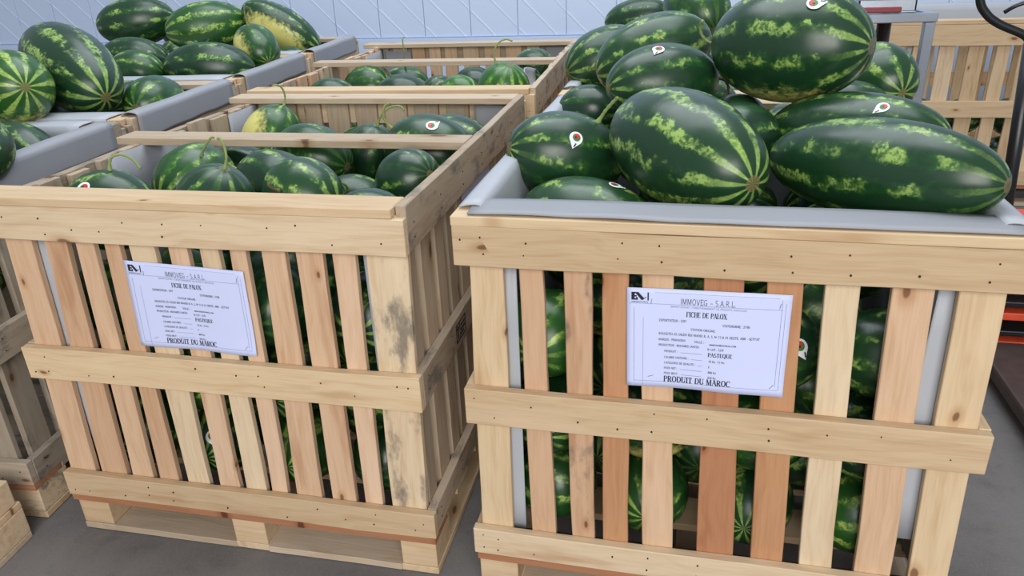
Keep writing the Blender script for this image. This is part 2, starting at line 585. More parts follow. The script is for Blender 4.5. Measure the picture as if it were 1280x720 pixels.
A1W, A1D = 1.031, 1.25
crateA = crate('slatted pine crate at front left, melons below its rim, white sheet on its front', 0, 0, 0, A1W, A1D, front=SLA, midbar=0.595, over=0.045, srail=(T_GREY,), inner=(T_GREY,))
crateB = crate('front right slatted pine crate heaped high with big watermelons, white sheet on its front', 1.1376, -0.0249, -0.0122, 1.0136, 1.21, front=SLB, tones=(T_PALE, T_PINK), caps=(True, True))
crateA2 = crate('slatted pine crate directly behind the front left crate, bar across its middle', -0.058, 1.304, 0.03, 1.105, 1.47, midbar=0.76, over=0.05, nails=True, tones=(T_PALE, T_GREY), srail=(T_GREY,), inner=(T_GREY, T_PINK), rails=(T_GREY, T_PALE))
crateB2 = crate('pine crate behind the heaped front right crate, mostly hidden by watermelons', 1.146, 1.235, -0.012, 0.975, 1.3, nails=False)
CY = 0.075


def c_origin(k, W=1.2):
    y = 0.012 + 0.777 * k
    x = -0.125 - 0.075 * y
    return x - W * math.cos(CY), y - W * math.sin(CY)


CL = ['grey weathered crate at far left beside the front left crate, nearest of its row',
      'second crate from the front in the left row, two big striped melons on top',
      'third crate from the front in the left row, long dark melon on top',
      'rearmost crate of the left row, next to the white wall']
cratesC = []
for k in range(4):
    ox, oy = c_origin(k)
    cratesC.append(crate(CL[k], ox, oy, CY, 1.2, 0.765, nails=(k == 0), mat=WOODD if k == 0 else WOOD, tones=(T_OLD,) if k == 0 else (T_GREY,), rails=(T_OLD,) if k == 0 else (T_PALE, T_GREY)))
crateD = crate('pale pine crate standing behind the steel table at upper right', 2.46, 3.15, 0.0, 1.25, 1.0, H=0.985, nails=False, tones=(T_PALE,), front=[(c - w / 2, c + w / 2, c - w / 2, c + w / 2) for c, w in ((.045, .075), (.19, .078), (.285, .038), (.43, .078), (.57, .078), (.695, .066), (.81, .07), (.93, .07), (1.06, .07), (1.2, .08))])
crateD2 = crate('pine crate at the right edge behind the pallet truck pole', 3.02, 1.95, 0.0, 1.1, 1.0, H=0.80, nails=False) if False else None


# liners -------------------------------------------------------------
def wob(*p):
    return mnoise.noise(Vector(p))


IN = 0.041          # inner face of the slats
def inner_sheet(c, mat, p0, p1, z0, z1, ztop=None, amp=0.0, lean=(0, 0)):
    """upright liner sheet along the inside of a wall from p0 to p1 (crate space)"""
    p0, p1 = Vector(p0), Vector(p1)

    def fn(u, v):
        p = p0.lerp(p1, u)
        z = z0 + (z1 + (0.006 * wob(u * 4, 3, p0.x))) * v - z0 * v
        d = amp * wob(u * 3 + p0.x, v * 3, p0.y * 5)
        return (p.x + d * 0.3 + lean[0] * v, p.y + d * 0.3 + lean[1] * v, z)
    return wavy_sheet('liner_sheet', fn, 12, 6, mat, c)


iw, idp = A1W - IN, A1D - IN
inner_sheet(crateA, LINERW, (0.085, IN + .003, 0), (0.150, IN + .003, 0), 0.135, 0.86)
inner_sheet(crateA, LINERW, (0.918, IN + .003, 0), (0.975, IN + .003, 0), 0.135, 0.86)
inner_sheet(crateA, LINER, (IN + .004, 0.40, 0), (IN + .004, 0.70, 0), 0.4, 0.945)
inner_sheet(crateA, LINER, (IN + .004, 1.00, 0), (IN + .004, 1.19, 0), 0.4, 0.935)
inner_sheet(crateA, LINER, (0.86, A1D - IN - .005, 0), (0.985, A1D - IN - .005, 0), 0.4, 0.93)
inner_sheet(crateA, LINER, (iw - .004, 0.60, 0), (iw - .004, 0.80, 0), 0.4, 0.935)
inner_sheet(crateA, LINERW, (iw - .003, 0.10, 0), (iw - .003, 0.24, 0), 0.135, 0.90)
# second crate on the left
inner_sheet(crateA2, LINER, (IN + .003, 1.15, 0), (IN + .003, 1.42, 0), 0.4, 0.93)
inner_sheet(crateA2, LINER, (0.05, 1.47 - IN - .004, 0), (0.20, 1.47 - IN - .004, 0), 0.4, 0.92)
inner_sheet(crateA2, LINER, (0.94, 1.47 - IN - .004, 0), (1.05, 1.47 - IN - .004, 0), 0.4, 0.93)


def curl(u, v):      # flap of liner curling inwards at the right side
    a = v * 1.9
    return (1.105 - IN - 0.02 - 0.075 * math.sin(a) * (0.6 + 0.4 * math.sin(u * PI)), 0.46 + 0.22 * u, 0.80 + 0.13 * v + 0.02 * math.sin(u * PI))


wavy_sheet('liner_flap', curl, 10, 8, LINERW, crateA2)

# front right crate: sheet lining, folded out over the front and the left rim
BW, BD = 1.0136, 1.21
inner_sheet(crateB, LINERW, (IN + .002, IN + .004, 0), (BW - IN - .002, IN + .004, 0), 0.845, 0.955)
inner_sheet(crateB, LINERW, (0.075, IN + .005, 0), (0.115, IN + .005, 0), 0.135, 0.86)
inner_sheet(crateB, LINERW, (0.872, IN + .005, 0), (0.93, IN + .005, 0), 0.28, 0.86, lean=(0.012, 0))
inner_sheet(crateB, LINERW, (IN + .004, IN + .01, 0), (IN + .004, BD - IN - .01, 0), 0.135, 0.955)
inner_sheet(crateB, LINERW, (BW - IN - .004, IN + .01, 0), (BW - IN - .004, BD - IN - .01, 0), 0.135, 0.965)
inner_sheet(crateB, LINERW, (IN + .01, BD - IN - .004, 0), (BW - IN - .01, BD - IN - .004, 0), 0.135, 0.955)


def front_flap(u, v):
    x = 0.032 + (BW - 0.02 - 0.032) * u
    y = 0.006 + 0.006 * wob(u * 3, 1, 4) + (0.098 - 0.006) * v + 0.010 * math.sin(u * PI) * v
    z = 0.9655 + 0.003 * abs(wob(u * 5, v * 2, 9)) + 0.004 * v * (1 - v)
    return (x, y, z)


wavy_sheet('liner_flap', front_flap, 30, 5, LINER, crateB)


def rim_flap(u, v, x0, sgn, y0, y1, seed):
    """sheet folded over a side rim: outer edge, over the top, down inside"""
    y = y0 + (y1 - y0) * u
    w = wob(u * 3.3, seed, v * 1.5)
    if v < 0.45:
        a = v / 0.45
        x, z = 0.004 + 0.046 * a + 0.004 * w, 0.9655 + 0.006 * math.sin(a * PI * 0.8) + 0.003 * abs(w)
    else:
        a = (v - 0.45) / 0.55
        x, z = 0.050 + 0.014 * a + 0.016 * w * a, 0.969 - 0.17 * a
    return (x0 + sgn * x, y, z)


wavy_sheet('liner_flap', lambda u, v: rim_flap(u, v, 0, 1, 0.045, BD - 0.02, 2), 30, 12, LINERW, crateB)
wavy_sheet('liner_flap', lambda u, v: rim_flap(u, v, BW, -1, 0.045, BD - 0.02, 5), 30, 12, LINERW, crateB)
wavy_sheet('liner_flap', lambda u, v: rim_flap(u, v, 0, 1, 0.10, 1.15, 8), 20, 12, LINERW, crateB2)


# left row: liner hung over the right rim, and folded over the front board
def hang(u, v, y0, y1, W):
    y = y0 + (y1 - y0) * u
    w = 0.006 * wob(u * 3.1, y0 * 7, v)
    s = v * 0.17           # arc length: inside, over the rim, down outside
    if s < 0.035:
        return (W - 0.052 + w * .3, y, 0.935 + s)
    if s < 0.085:
        a = (s - 0.035) / 0.05
        return (W - 0.052 + 0.057 * a, y, 0.970 + 0.006 * math.sin(a * PI) + w * 0.4)
    return (W + 0.006 + 0.003 * abs(w) * 100 * 0.02, y, 0.970 - (s - 0.085) * (1 + 0.10 * wob(u * 4, 5, y0)))


for k, c in enumerate(cratesC):
    y0, y1 = (0.02, 0.70) if k else (-0.0, 0.69)
    wavy_sheet('liner_flap', lambda u, v, y0=y0, y1=y1: hang(u, v, y0 + .03, y1, 1.2), 26, 17, LINER, c)

    hangs = (0.075, 0.085, 0.006, 0.03)[k]

    def fold(u, v, hangs=hangs, k=k):
        x = 0.03 + 1.10 * u
        w = wob(u * 5, k, v)
        if v < 0.5:
            return (x, 0.10 - 0.105 * v * 2 + .002 * w, 0.9665 + .003 * abs(w))
        a = (v - 0.5) * 2
        return (x, -0.005 - 0.004 * abs(w) * a, 0.965 - hangs * a)
    wavy_sheet('liner_flap', fold, 20, 8, LINERW, c)
    inner_sheet(c, LINER, (0.06, 0.765 - IN - .006, 0), (1.13, 0.765 - IN - .006, 0), 0.45, 0.938)
    if k == 0:
        def back_fold(u, v):
            x = 0.05 + 1.06 * u
            w = wob(u * 6, 31, v)
            if v < 0.4:
                return (x, 0.745 - 0.074 * v / 0.4, 0.9665 + .003 * abs(w))
            a = (v - 0.4) / 0.6
            return (x, 0.669 - 0.012 * a - 0.006 * abs(w) * a, 0.965 - (0.13 + 0.02 * w) * a)
        wavy_sheet('liner_flap', back_fold, 24, 10, LINERW, c)

def d_fold(u, v):
    x = 0.03 + 1.15 * u
    w = wob(u * 5, 47, v)
    if v < 0.4:
        return (x, 0.985 - 0.085 * v / 0.4, 0.989 + .005 * abs(w))
    a = (v - 0.4) / 0.6
    return (x, 0.898 - 0.02 * a - 0.012 * abs(w) * a, 0.988 - (0.20 + 0.03 * w) * a)


wavy_sheet('liner_flap', d_fold, 24, 10, LINERW, crateD)
inner_sheet(crateD, LINERW, (0.24, IN + .003, 0), (0.30, IN + .003, 0), 0.135, 0.90)

# printed mark on the side rail of the front left crate (a bordered stamp)
q = MB()
for a, b in (((0, 0), (0.085, 0.003)), ((0, 0.047), (0.085, 0.05)), ((0, 0), (0.003, 0.05)), ((0.082, 0), (0.085, 0.05)), ((0.03, 0), (0.032, 0.05)), ((0.012, 0.008), (0.018, 0.042)),
             ((0.008, 0.034), (0.024, 0.039)), ((0.038, 0.032), (0.076, 0.037)), ((0.038, 0.020), (0.076, 0.025)), ((0.038, 0.009), (0.066, 0.014))):
    q.box((A1W - 0.001, 0.285 + a[0], 0.508 + a[1]), (A1W + 0.0012, 0.285 + b[0], 0.508 + b[1]))
q.build('ink_stamp', INK, crateA)

# ------------------------------------------------------------------ label sheets


def arc(cx, cy, rx, ry, a0, a1, n=12):
    return [(cx + rx * math.cos(math.radians(a0 + (a1 - a0) * i / n)), cy + ry * math.sin(math.radians(a0 + (a1 - a0) * i / n))) for i in range(n + 1)]


# letters as strokes on a cap height of 1: (advance, strokes, serif points); a stroke is (weight, points),
# weight 't' thin, 'T' thick, 'a' by direction
GL = {
 'A': (.76, [('t', [(.04, 0), (.38, 1)]), ('T', [(.36, 1), (.70, 0)]), ('t', [(.16, .34), (.58, .34)])], [(.04, 0), (.70, 0)]),
 'B': (.68, [('T', [(.14, 0), (.14, 1)]), ('a', [(.14, .97)] + arc(.34, .74, .22, .23, 90, -90) + [(.14, .51)]), ('a', [(.14, .51)] + arc(.34, .27, .26, .24, 90, -90) + [(.14, .03)])], []),
 'C': (.74, [('a', arc(.40, .5, .34, .48, 48, 312, 20)), ('t', [(.63, .99), (.63, .70)])], []),
 'D': (.78, [('T', [(.14, 0), (.14, 1)]), ('a', [(.14, .97)] + arc(.32, .5, .38, .47, 90, -90, 16) + [(.14, .03)])], []),
 'E': (.66, [('T', [(.14, 0), (.14, 1)]), ('t', [(.04, .97), (.58, .97)]), ('t', [(.14, .51), (.44, .51)]), ('t', [(.04, .03), (.60, .03)]), ('t', [(.57, .98), (.57, .78)]), ('t', [(.59, .02), (.59, .24)])], []),
 'F': (.62, [('T', [(.14, 0), (.14, 1)]), ('t', [(.04, .97), (.57, .97)]), ('t', [(.14, .50), (.42, .50)]), ('t', [(.56, .98), (.56, .76)])], [(.14, 0)]),
 'G': (.80, [('a', arc(.40, .5, .34, .48, 48, 320, 20)), ('T', [(.62, .02), (.62, .42)]), ('t', [(.48, .42), (.72, .42)])], []),
 'H': (.82, [('T', [(.14, 0), (.14, 1)]), ('T', [(.66, 0), (.66, 1)]), ('t', [(.14, .51), (.66, .51)])], [(.14, 0), (.66, 0), (.14, 1), (.66, 1)]),
 'I': (.36, [('T', [(.17, 0), (.17, 1)])], [(.17, 0), (.17, 1)]),
 'J': (.48, [('T', [(.30, 1), (.30, .2)]), ('a', arc(.16, .2, .14, .18, 0, -150, 8))], [(.30, 1)]),
 'L': (.62, [('T', [(.14, 0), (.14, 1)]), ('t', [(.04, .03), (.57, .03)]), ('t', [(.56, .02), (.56, .26)])], [(.14, 1)]),
 'M': (.98, [('t', [(.10, 0), (.10, 1)]), ('T', [(.13, 1), (.45, .04)]), ('t', [(.45, .04), (.76, 1)]), ('T', [(.80, 0), (.80, 1)])], [(.10, 0), (.80, 0)]),
 'N': (.80, [('t', [(.10, 0), (.10, 1)]), ('T', [(.12, 1), (.64, .02)]), ('t', [(.66, 0), (.66, 1)])], [(.10, 0), (.66, 1)]),
 'O': (.82, [('a', arc(.40, .5, .33, .48, 0, 360, 24))], []),
 'P': (.66, [('T', [(.14, 0), (.14, 1)]), ('a', [(.14, .97)] + arc(.34, .72, .24, .25, 90, -90) + [(.14, .47)])], [(.14, 0)]),
 'Q': (.82, [('a', arc(.40, .5, .33, .48, 0, 360, 24)), ('T', [(.42, .12), (.66, -.18)])], []),
 'R': (.76, [('T', [(.14, 0), (.14, 1)]), ('a', [(.14, .97)] + arc(.34, .73, .23, .24, 90, -90) + [(.14, .49)]), ('T', [(.36, .49), (.64, 0)])], [(.14, 0), (.64, 0)]),
 'S': (.62, [('a', arc(.30, .74, .21, .23, 35, 240, 12) + arc(.30, .25, .23, .23, 65, -150, 12))], []),
 'T': (.70, [('T', [(.34, 0), (.34, 1)]), ('t', [(.04, .97), (.64, .97)]), ('t', [(.05, .98), (.05, .76)]), ('t', [(.63, .98), (.63, .76)])], [(.34, 0)]),
 'U': (.80, [('T', [(.15, 1), (.15, .3)]), ('a', arc(.40, .3, .25, .28, 180, 360, 12)), ('t', [(.65, .3), (.65, 1)])], [(.15, 1), (.65, 1)]),
 'V': (.76, [('T', [(.06, 1), (.38, 0)]), ('t', [(.38, 0), (.70, 1)])], [(.06, 1), (.70, 1)]),
 'X': (.76, [('T', [(.08, 1), (.68, 0)]), ('t', [(.66, 1), (.08, 0)])], [(.08, 1), (.68, 0), (.66, 1), (.08, 0)]),
 'Y': (.76, [('T', [(.06, 1), (.38, .45)]), ('t', [(.70, 1), (.38, .45)]), ('T', [(.38, .45), (.38, 0)])], [(.38, 0)]),
 'K': (.78, [('T', [(.14, 0), (.14, 1)]), ('t', [(.60, 1), (.16, .45)]), ('T', [(.28, .6), (.66, 0)])], [(.14, 0), (.14, 1)]),
 '.': (.28, [('T', [(.12, 0), (.12, .14)])], []), ',': (.28, [('T', [(.14, .12), (.10, -.12)])], []),
 ':': (.28, [('T', [(.12, 0), (.12, .14)]), ('T', [(.12, .5), (.12, .64)])], []),
 '-': (.42, [('t', [(.06, .38), (.34, .38)])], []), '\u2013': (.66, [('t', [(.08, .38), (.56, .38)])], []), '/': (.42, [('t', [(.04, 0), (.36, 1)])], []),
 '&': (.80, [('a', arc(.34, .76, .15, .2, -60, 240, 12) + [(.60, 0)]), ('a', arc(.30, .25, .22, .24, 110, 380, 12))], []),
 '@': (.90, [('a', arc(.42, .4, .36, .42, 0, 330, 18)), ('a', arc(.42, .4, .16, .2, 0, 360, 12))], []), ' ': (.36, [], []), '\u00ba': (.34, [('a', arc(.16, .78, .11, .14, 0, 360, 12))], []),
 '0': (.60, [('a', arc(.29, .5, .21, .48, 0, 360, 18))], []), '1': (.60, [('T', [(.30, 0), (.30, 1)]), ('t', [(.14, .84), (.30, .98)])], [(.30, 0)]),
 '2': (.60, [('a', arc(.29, .72, .20, .26, 165, -35, 10) + [(.08, .04)]), ('T', [(.08, .05), (.50, .05)])], []), '3': (.60, [('a', arc(.27, .75, .19, .23, 150, -90, 10)), ('a', arc(.27, .27, .22, .25, 90, -150, 10))], []),
 '4': (.60, [('t', [(.38, 1), (.05, .3)]), ('t', [(.05, .28), (.54, .28)]), ('T', [(.38, 0), (.38, 1)])], []), '5': (.60, [('t', [(.50, .96), (.15, .96)]), ('t', [(.15, .96), (.12, .55)]), ('a', arc(.27, .30, .22, .28, 120, -150, 12))], []),
 '6': (.60, [('a', arc(.29, .28, .20, .27, 0, 360, 14)), ('a', [(.46, .98), (.2, .7), (.09, .3)])], []), '7': (.60, [('t', [(.08, .96), (.52, .96)]), ('T', [(.52, .96), (.22, 0)])], []),
 '8': (.60, [('a', arc(.29, .75, .18, .22, 0, 360, 14)), ('a', arc(.29, .26, .22, .25, 0, 360, 14))], []), '9': (.60, [('a', arc(.29, .70, .20, .27, 0, 360, 14)), ('a', [(.49, .7), (.38, .3), (.14, .02)])], []),
}


def lettering(s, size, thick=.19, thin=.075, serif=True):
    """vertices and faces of a line of capital letters with cap height size"""
    V, F = [], []
    x = 0.0

    def quad(p, q, w):
        d = (Vector(q) - Vector(p))
        if d.length < 1e-6:
            return
        d.normalize()
        nn = Vector((-d.y, d.x)) * w / 2
        e = d * w * 0.12
        n = len(V)
        P, Q = Vector(p) - e, Vector(q) + e
        for r in (P + nn, P - nn, Q - nn, Q + nn):
            V.append(Vector(((x + r.x) * size, r.y * size, 0)))
        F.append((n, n + 1, n + 2, n + 3))
    for ch in s:
        small = ch.islower()
        adv, strokes, serifs = GL.get(ch.upper(), GL[' '])
        for wt, pts in strokes:
            for p, q in zip(pts, pts[1:]):
                if small:
                    p, q = (p[0] * .8, p[1] * .72), (q[0] * .8, q[1] * .72)
                if wt == 'a':
                    d = Vector((q[0] - p[0], q[1] - p[1]))
                    k = abs(d.y) / max(d.length, 1e-6)
                    w = thin + (thick - thin) * k * k
                else:
                    w = thick if wt == 'T' else thin
                quad(p, q, w)
        if serif and not small:
            for px, py in serifs:
                yy = py + (0.03 if py < .5 else -0.03)
                quad((px - thick * .9, yy), (px + thick * .9, yy), 0.06)
        x += adv * (0.8 if small else 1) + 0.06
    return V, F


def sheet(label, corners, yaw, seed):
    """A4 sheet; corners TL,TR,BR,BL in world; u right 0..1, v down 0..1"""
    TL, TR, BR, BL = [Vector(p) for p in corners]
    ctr = (TL + TR + BR + BL) / 4
    root = thing('label_sheet', label, 'paper', ctr, 0)
    nrm = Vector((math.sin(yaw), -math.cos(yaw), 0))

    def pos(u, v, off=0.0):
        p = TL.lerp(TR, u).lerp(BL.lerp(BR, u), v) - ctr
        b = 0.0012 + 0.0028 * (0.5 + 0.5 * math.sin(u * 9 + seed)) * (0.4 + v) + 0.003 * max(0, u - .8) * 5 * (1 - v) * 0.6
        b += 0.010 * max(0, v - 0.8) * max(0, u - 0.55) * 5
        return p + nrm * (b + off)
    nu, nv = 28, 18
    vs = [pos(i / nu, j / nv) for j in range(nv + 1) for i in range(nu + 1)]
    fs = [(j * (nu + 1) + i, (j + 1) * (nu + 1) + i, (j + 1) * (nu + 1) + i + 1, j * (nu + 1) + i + 1) for j in range(nv) for i in range(nu)]
    o = link('paper', mesh_from('paper', vs, fs, True), PAPER, root)
    m = o.modifiers.new('thickness', 'SOLIDIFY')
    m.thickness, m.offset = 0.0004, -1
    wid, hei = 0.297, 0.21
    OFF = 0.0006

    def put(name, vs, fs, mat, sub=None):
        link(name, mesh_from(name, [pos(v.x / wid, v.y / hei, OFF) for v in vs], fs), mat, sub or root)

    def lines(name, rects, mat, sub=None):
        V, F = [], []
        for x0, y0, x1, y1 in rects:
            n = len(V)
            k = max(1, int(max(abs(x1 - x0), abs(y1 - y0)) / 0.011))
            hor = abs(x1 - x0) >= abs(y1 - y0)
            for i in range(k + 1):
                s = i / k
                if hor:
                    x = x0 + (x1 - x0) * s
                    V += [Vector((x, y0, 0)), Vector((x, y1, 0))]
                else:
                    y = y0 + (y1 - y0) * s
                    V += [Vector((x1, y, 0)), Vector((x0, y, 0))]
            F += [(n + 2 * i, n + 2 * i + 1, n + 2 * i + 3, n + 2 * i + 2) for i in range(k)]
        put(name, V, F, mat, sub)

    def write(s, u, v, size, bold=0.0, xs=1.0, mat=INK, serif=True, name='printed_line', width=None):
        big = size > 0.009
        th = (.085, .085) if not serif else ((.20, .075) if big else (.15, .10))
        V, F = lettering(s, size * 0.70, th[0], th[1], serif and big)
        if width:
            xs = width * wid / max(q.x for q in V)
        V = [Vector((q.x * xs + u * wid, v * hei - q.y, 0)) for q in V]
        put(name, V, [tuple(reversed(f)) for f in F], mat)
    # logo: block letters E N with a swoosh, bar and caption
    lx, ly = 0.0085, 0.0085
    lg = [(lx, ly, lx + .006, ly + .016), (lx + .006, ly, lx + .011, ly + .003), (lx + .006, ly + .0065, lx + .010, ly + .0095), (lx + .006, ly + .013, lx + .011, ly + .016), (lx + .030, ly, lx + .0325, ly + .0165)]
    V, F = [], []
    for x0, y0, x1, y1 in lg:
        n = len(V)
        V += [Vector((x0, y0, 0)), Vector((x0, y1, 0)), Vector((x1, y1, 0)), Vector((x1, y0, 0))]
        F.append((n, n + 1, n + 2, n + 3))
    for poly in ([(.009, 0), (.013, 0), (.0245, .013), (.019, .0165), (.0085, .003)], [(.0205, .0135), (.029, .0085), (.0265, .0115), (.021, .016)], [(.0085, .0105), (.012, .0105), (.012, .016), (.0085, .016)]):
        n = len(V)
        V += [Vector((lx + a, ly + b, 0)) for a, b in poly]
        F.append(tuple(reversed(range(n, n + len(poly)))))
    put('logo', V, F, INK)
    write('IMMOVEG', 0.0285, 0.141, 0.0040, 0.02, width=0.105, name='logo_caption')
    write('IMMOVEG \u2013 S.A.R.L.', 0.335, 0.142, 0.0165, 0.004, serif=False, name='company_name', width=0.335, mat=INK)
    write('IMPORT-EXPORT, CONDITIONNEMENT DE PRODUITS AGRICOLES', 0.275, 0.178, 0.0052, width=0.465, mat=INKG, serif=False, name='company_tagline')
    write('FICHE DE PALOX', 0.375, 0.262, 0.0150, 0.03, name='sheet_heading', width=0.25)
    write('EXPORTATEUR : 1297', 0.205, 0.318, 0.0072, 0.02, width=0.17)
    write('STATIONORME : 27/06', 0.60, 0.338, 0.0072, 0.02, width=0.165)
    write('STATION ORIGINE', 0.405, 0.395, 0.0066, 0.02, width=0.15)
    write('ROUGETES ES SALEH BDI MAHDI B. A. S. N\u00ba 13 & 41 DEETE, ABR - SETTAT', 0.205, 0.452, 0.0070, 0.03, width=0.625)
    write('MARQUE : PRIMAVERA', 0.205, 0.510, 0.0068, 0.02, width=0.17)
    write('VILLE : -', 0.430, 0.515, 0.0068, 0.02, width=0.075)
    write('immoveg@hotmail.com', 0.525, 0.530, 0.0062, 0.01, width=0.165)
    write('PRODUCTEUR : MOHAMED LAHCEN', 0.205, 0.566, 0.0066, 0.02, width=0.255)
    write('N\u00ba LOT : 1279', 0.515, 0.580, 0.0066, 0.02, width=0.10)
    for i, (a, b, w, wb, vv) in enumerate((('PRODUIT :', None, .085, 0, .628), ('CALIBRE UNITAIRE :', '10 Kg -15 Kg', .155, .10, .690), ('CATEGORIE DE QUALITE :', 'I', .20, .006, .748), ('POIDS NET :', '800 Kg', .085, .052, .803), ('POIDS BRUT :', '850 Kg', .095, .052, .858))):
        write(a, 0.243, vv, 0.0064, 0.015, width=w)
        lines('leader_line', [(wid * (0.25 + w + .01), hei * vv - .0008, wid * .485, hei * vv - .0002)], INKG)
        if b:
            write(b, 0.525, vv + 0.012, 0.0064, 0.015, width=wb)
    write('PASTEQUE', 0.520, 0.645, 0.0118, 0.03, name='product_name', width=0.15)
    write('PRODUIT DU MAROC', 0.243, 0.936, 0.0175, 0.035, name='origin_line', width=0.425)
    # frame lines, fold lines and staples
    lines('frame_lines', [(.004, .031, .297 * .95, .0315), (.052, .008, wid * .93, .0084), (.0135, .04, .0140, .199), (.031, .06, .0314, .206), (.0135, .197, wid * .965, .1975), (wid * .945, .012, wid * .9465, .19), (wid * .968, .018, wid * .9695, .197)], INKG)
    q = MB()
    for u, v, a in ((0.155, .125, 1.45), (.935, .11, 1.4), (.155, .885, .35), (.925, .905, .9)):
        p = pos(u, v, 0.0010)
        e = (TR - TL).normalized() * math.cos(a) + Vector((0, 0, 1)) * math.sin(a)
        q.tube([p - e * 0.0055, p + e * 0.0055], 0.0005, 6)
    q.build('staples', STEEL, root)
    return root


SA = [(0.347, 0.0200, 0.815), (0.644, 0.0200, 0.803), (0.639, 0.0200, 0.593), (0.336, 0.0200, 0.598)]
sheet('white printed sheet stapled to the front left crate', SA, 0.0, 0.4)
cb, sb = math.cos(-0.0122), math.sin(-0.0122)
SB = [(1.1376 + cb * x - sb * 0.0200, -0.0249 + sb * x + cb * 0.0200, z) for x, z in ((0.337, 0.826), (0.637, 0.829), (0.640, 0.613), (0.342, 0.611))]
sheet('white printed sheet stapled to the heaped front right crate', SB, -0.0122, 2.0)

# sheet on the side of the front left crate, mostly behind the neighbouring crate
sr = thing('label_sheet', 'bluish white printed sheet on the right side of the front left crate', 'paper', (1.0125, 0.62, 0.80))
o = MB().box((-0.0003, -0.147, -0.100), (0.0003, 0.15, 0.075)).build('paper', PAPER, sr)
for txt, nm, sz, yy, zz, th in (('IMMOVEG \u2013 S.A.R.L.', 'company_name', 0.017, -0.11, 0.005, (.09, .09)), ('FICHE DE PALOX', 'sheet_heading', 0.012, -0.075, -0.028, (.2, .08)), ('PASTEQUE', 'product_name', 0.010, 0.0, -0.065, (.2, .08))):
    V, F = lettering(txt, sz, th[0], th[1], th[0] > .1)
    link(nm, mesh_from(nm, [(0.0009, yy + v.x, zz + v.y) for v in V], F), INK, sr)

# ------------------------------------------------------------------ watermelons
_cache = {}


def melon_mesh(A, b, seg=40, ring=26, seed=0):
    vs, fs = [(0, 0, -A * 0.992)], []
    ph = seed * 1.7
    for j in range(1, ring):
        th = PI * j / ring
        for i in range(seg):
            a = 2 * PI * i / seg
            lob = 1 + 0.006 * math.sin(9 * a + ph) * math.sin(th) + 0.010 * math.sin(2 * a + ph) * math.sin(th)
            vs.append((b * math.sin(th) ** 0.96 * lob * math.cos(a), b * math.sin(th) ** 0.96 * lob * math.sin(a), -A * math.cos(th)))
    vs.append((0, 0, A * 0.992))
    fs += [(0, 1 + (i + 1) % seg, 1 + i) for i in range(seg)]
    for j in range(ring - 2):
        for i in range(seg):
            p, q = 1 + j * seg + i, 1 + j * seg + (i + 1) % seg
            fs.append((p, q, q + seg, p + seg))
    e = len(vs) - 1
    fs += [(e, 1 + (ring - 2) * seg + i, 1 + (ring - 2) * seg + (i + 1) % seg) for i in range(seg)]
    me = mesh_from('watermelon', vs, fs, True)
    me.materials.append(RIND)
    return me


def melon_matrix(pos, ax, spot):
    Z = Vector(ax).normalized()
    X = -Vector(spot)
    X = X - Z * X.dot(Z)
    if X.length < 1e-3:
        X = Z.orthogonal()
    X.normalize()
    Y = Z.cross(X)
    M = Matrix((X, Y, Z)).transposed().to_4x4()
    M.translation = Vector(pos)
    return M


def melon(pos, ax, A, b, label, group=None, par=(0.15, 0.0, 0.6), spot=(0, 0, -1), mesh=None, seed=0):
    me = mesh or melon_mesh(A, b, seed=seed)
    o = link('watermelon', me)
    o.matrix_world = melon_matrix(pos, ax, spot)
    o.color = (par[0], par[1], par[2], 1)
    return tag(o, label, 'watermelon', group)


def surf(M, A, b, d):
    """local surface point and normal for local direction d"""
    k = 1 / math.sqrt((d.x * d.x + d.y * d.y) / b ** 2 + d.z * d.z / A ** 2)
    p = d * k
    n = Vector((p.x / b ** 2, p.y / b ** 2, p.z / A ** 2)).normalized()
    return p, n


def add_stem(o, A, b, at, bend, L=0.07, rad=0.005, dry=False, curlup=1.0):
    """at: world point on the rind (or +1/-1 = tip); bend: world direction the stem bends towards"""
    M = o.matrix_world.copy()
    if isinstance(at, (int, float)):
        d = Vector((0, 0, float(at)))
    else:
        d = M.inverted() @ Vector(at)
    p, n = surf(M, A, b, d.normalized())
    R = M.to_3x3()
    bd = (R.inverted() @ Vector(bend)).normalized()
    side = n.cross(bd).normalized() if n.cross(bd).length > .01 else n.orthogonal()
    pts = [p - n * 0.006, p + n * L * 0.20, p + n * L * 0.46 + bd * L * 0.10, p + n * L * 0.62 * curlup + bd * L * 0.38 + side * L * .05, p + n * L * 0.56 * curlup + bd * L * 0.72 + side * L * .10, p + n * L * 0.34 * curlup + bd * L * 0.96 + side * L * .08]
    pts = spline(pts, 5)
    k = len(pts) - 1
    rr = [rad * (1.55 - 0.9 * min(1, i / (k * .25))) if i < k * .25 else rad * (0.72 + 0.10 * math.sin(i * 2.1)) for i in range(k + 1)]
    MB().tube(pts, rr, 9).build('stem', STEMD if dry else STEMM, o, smooth=True)


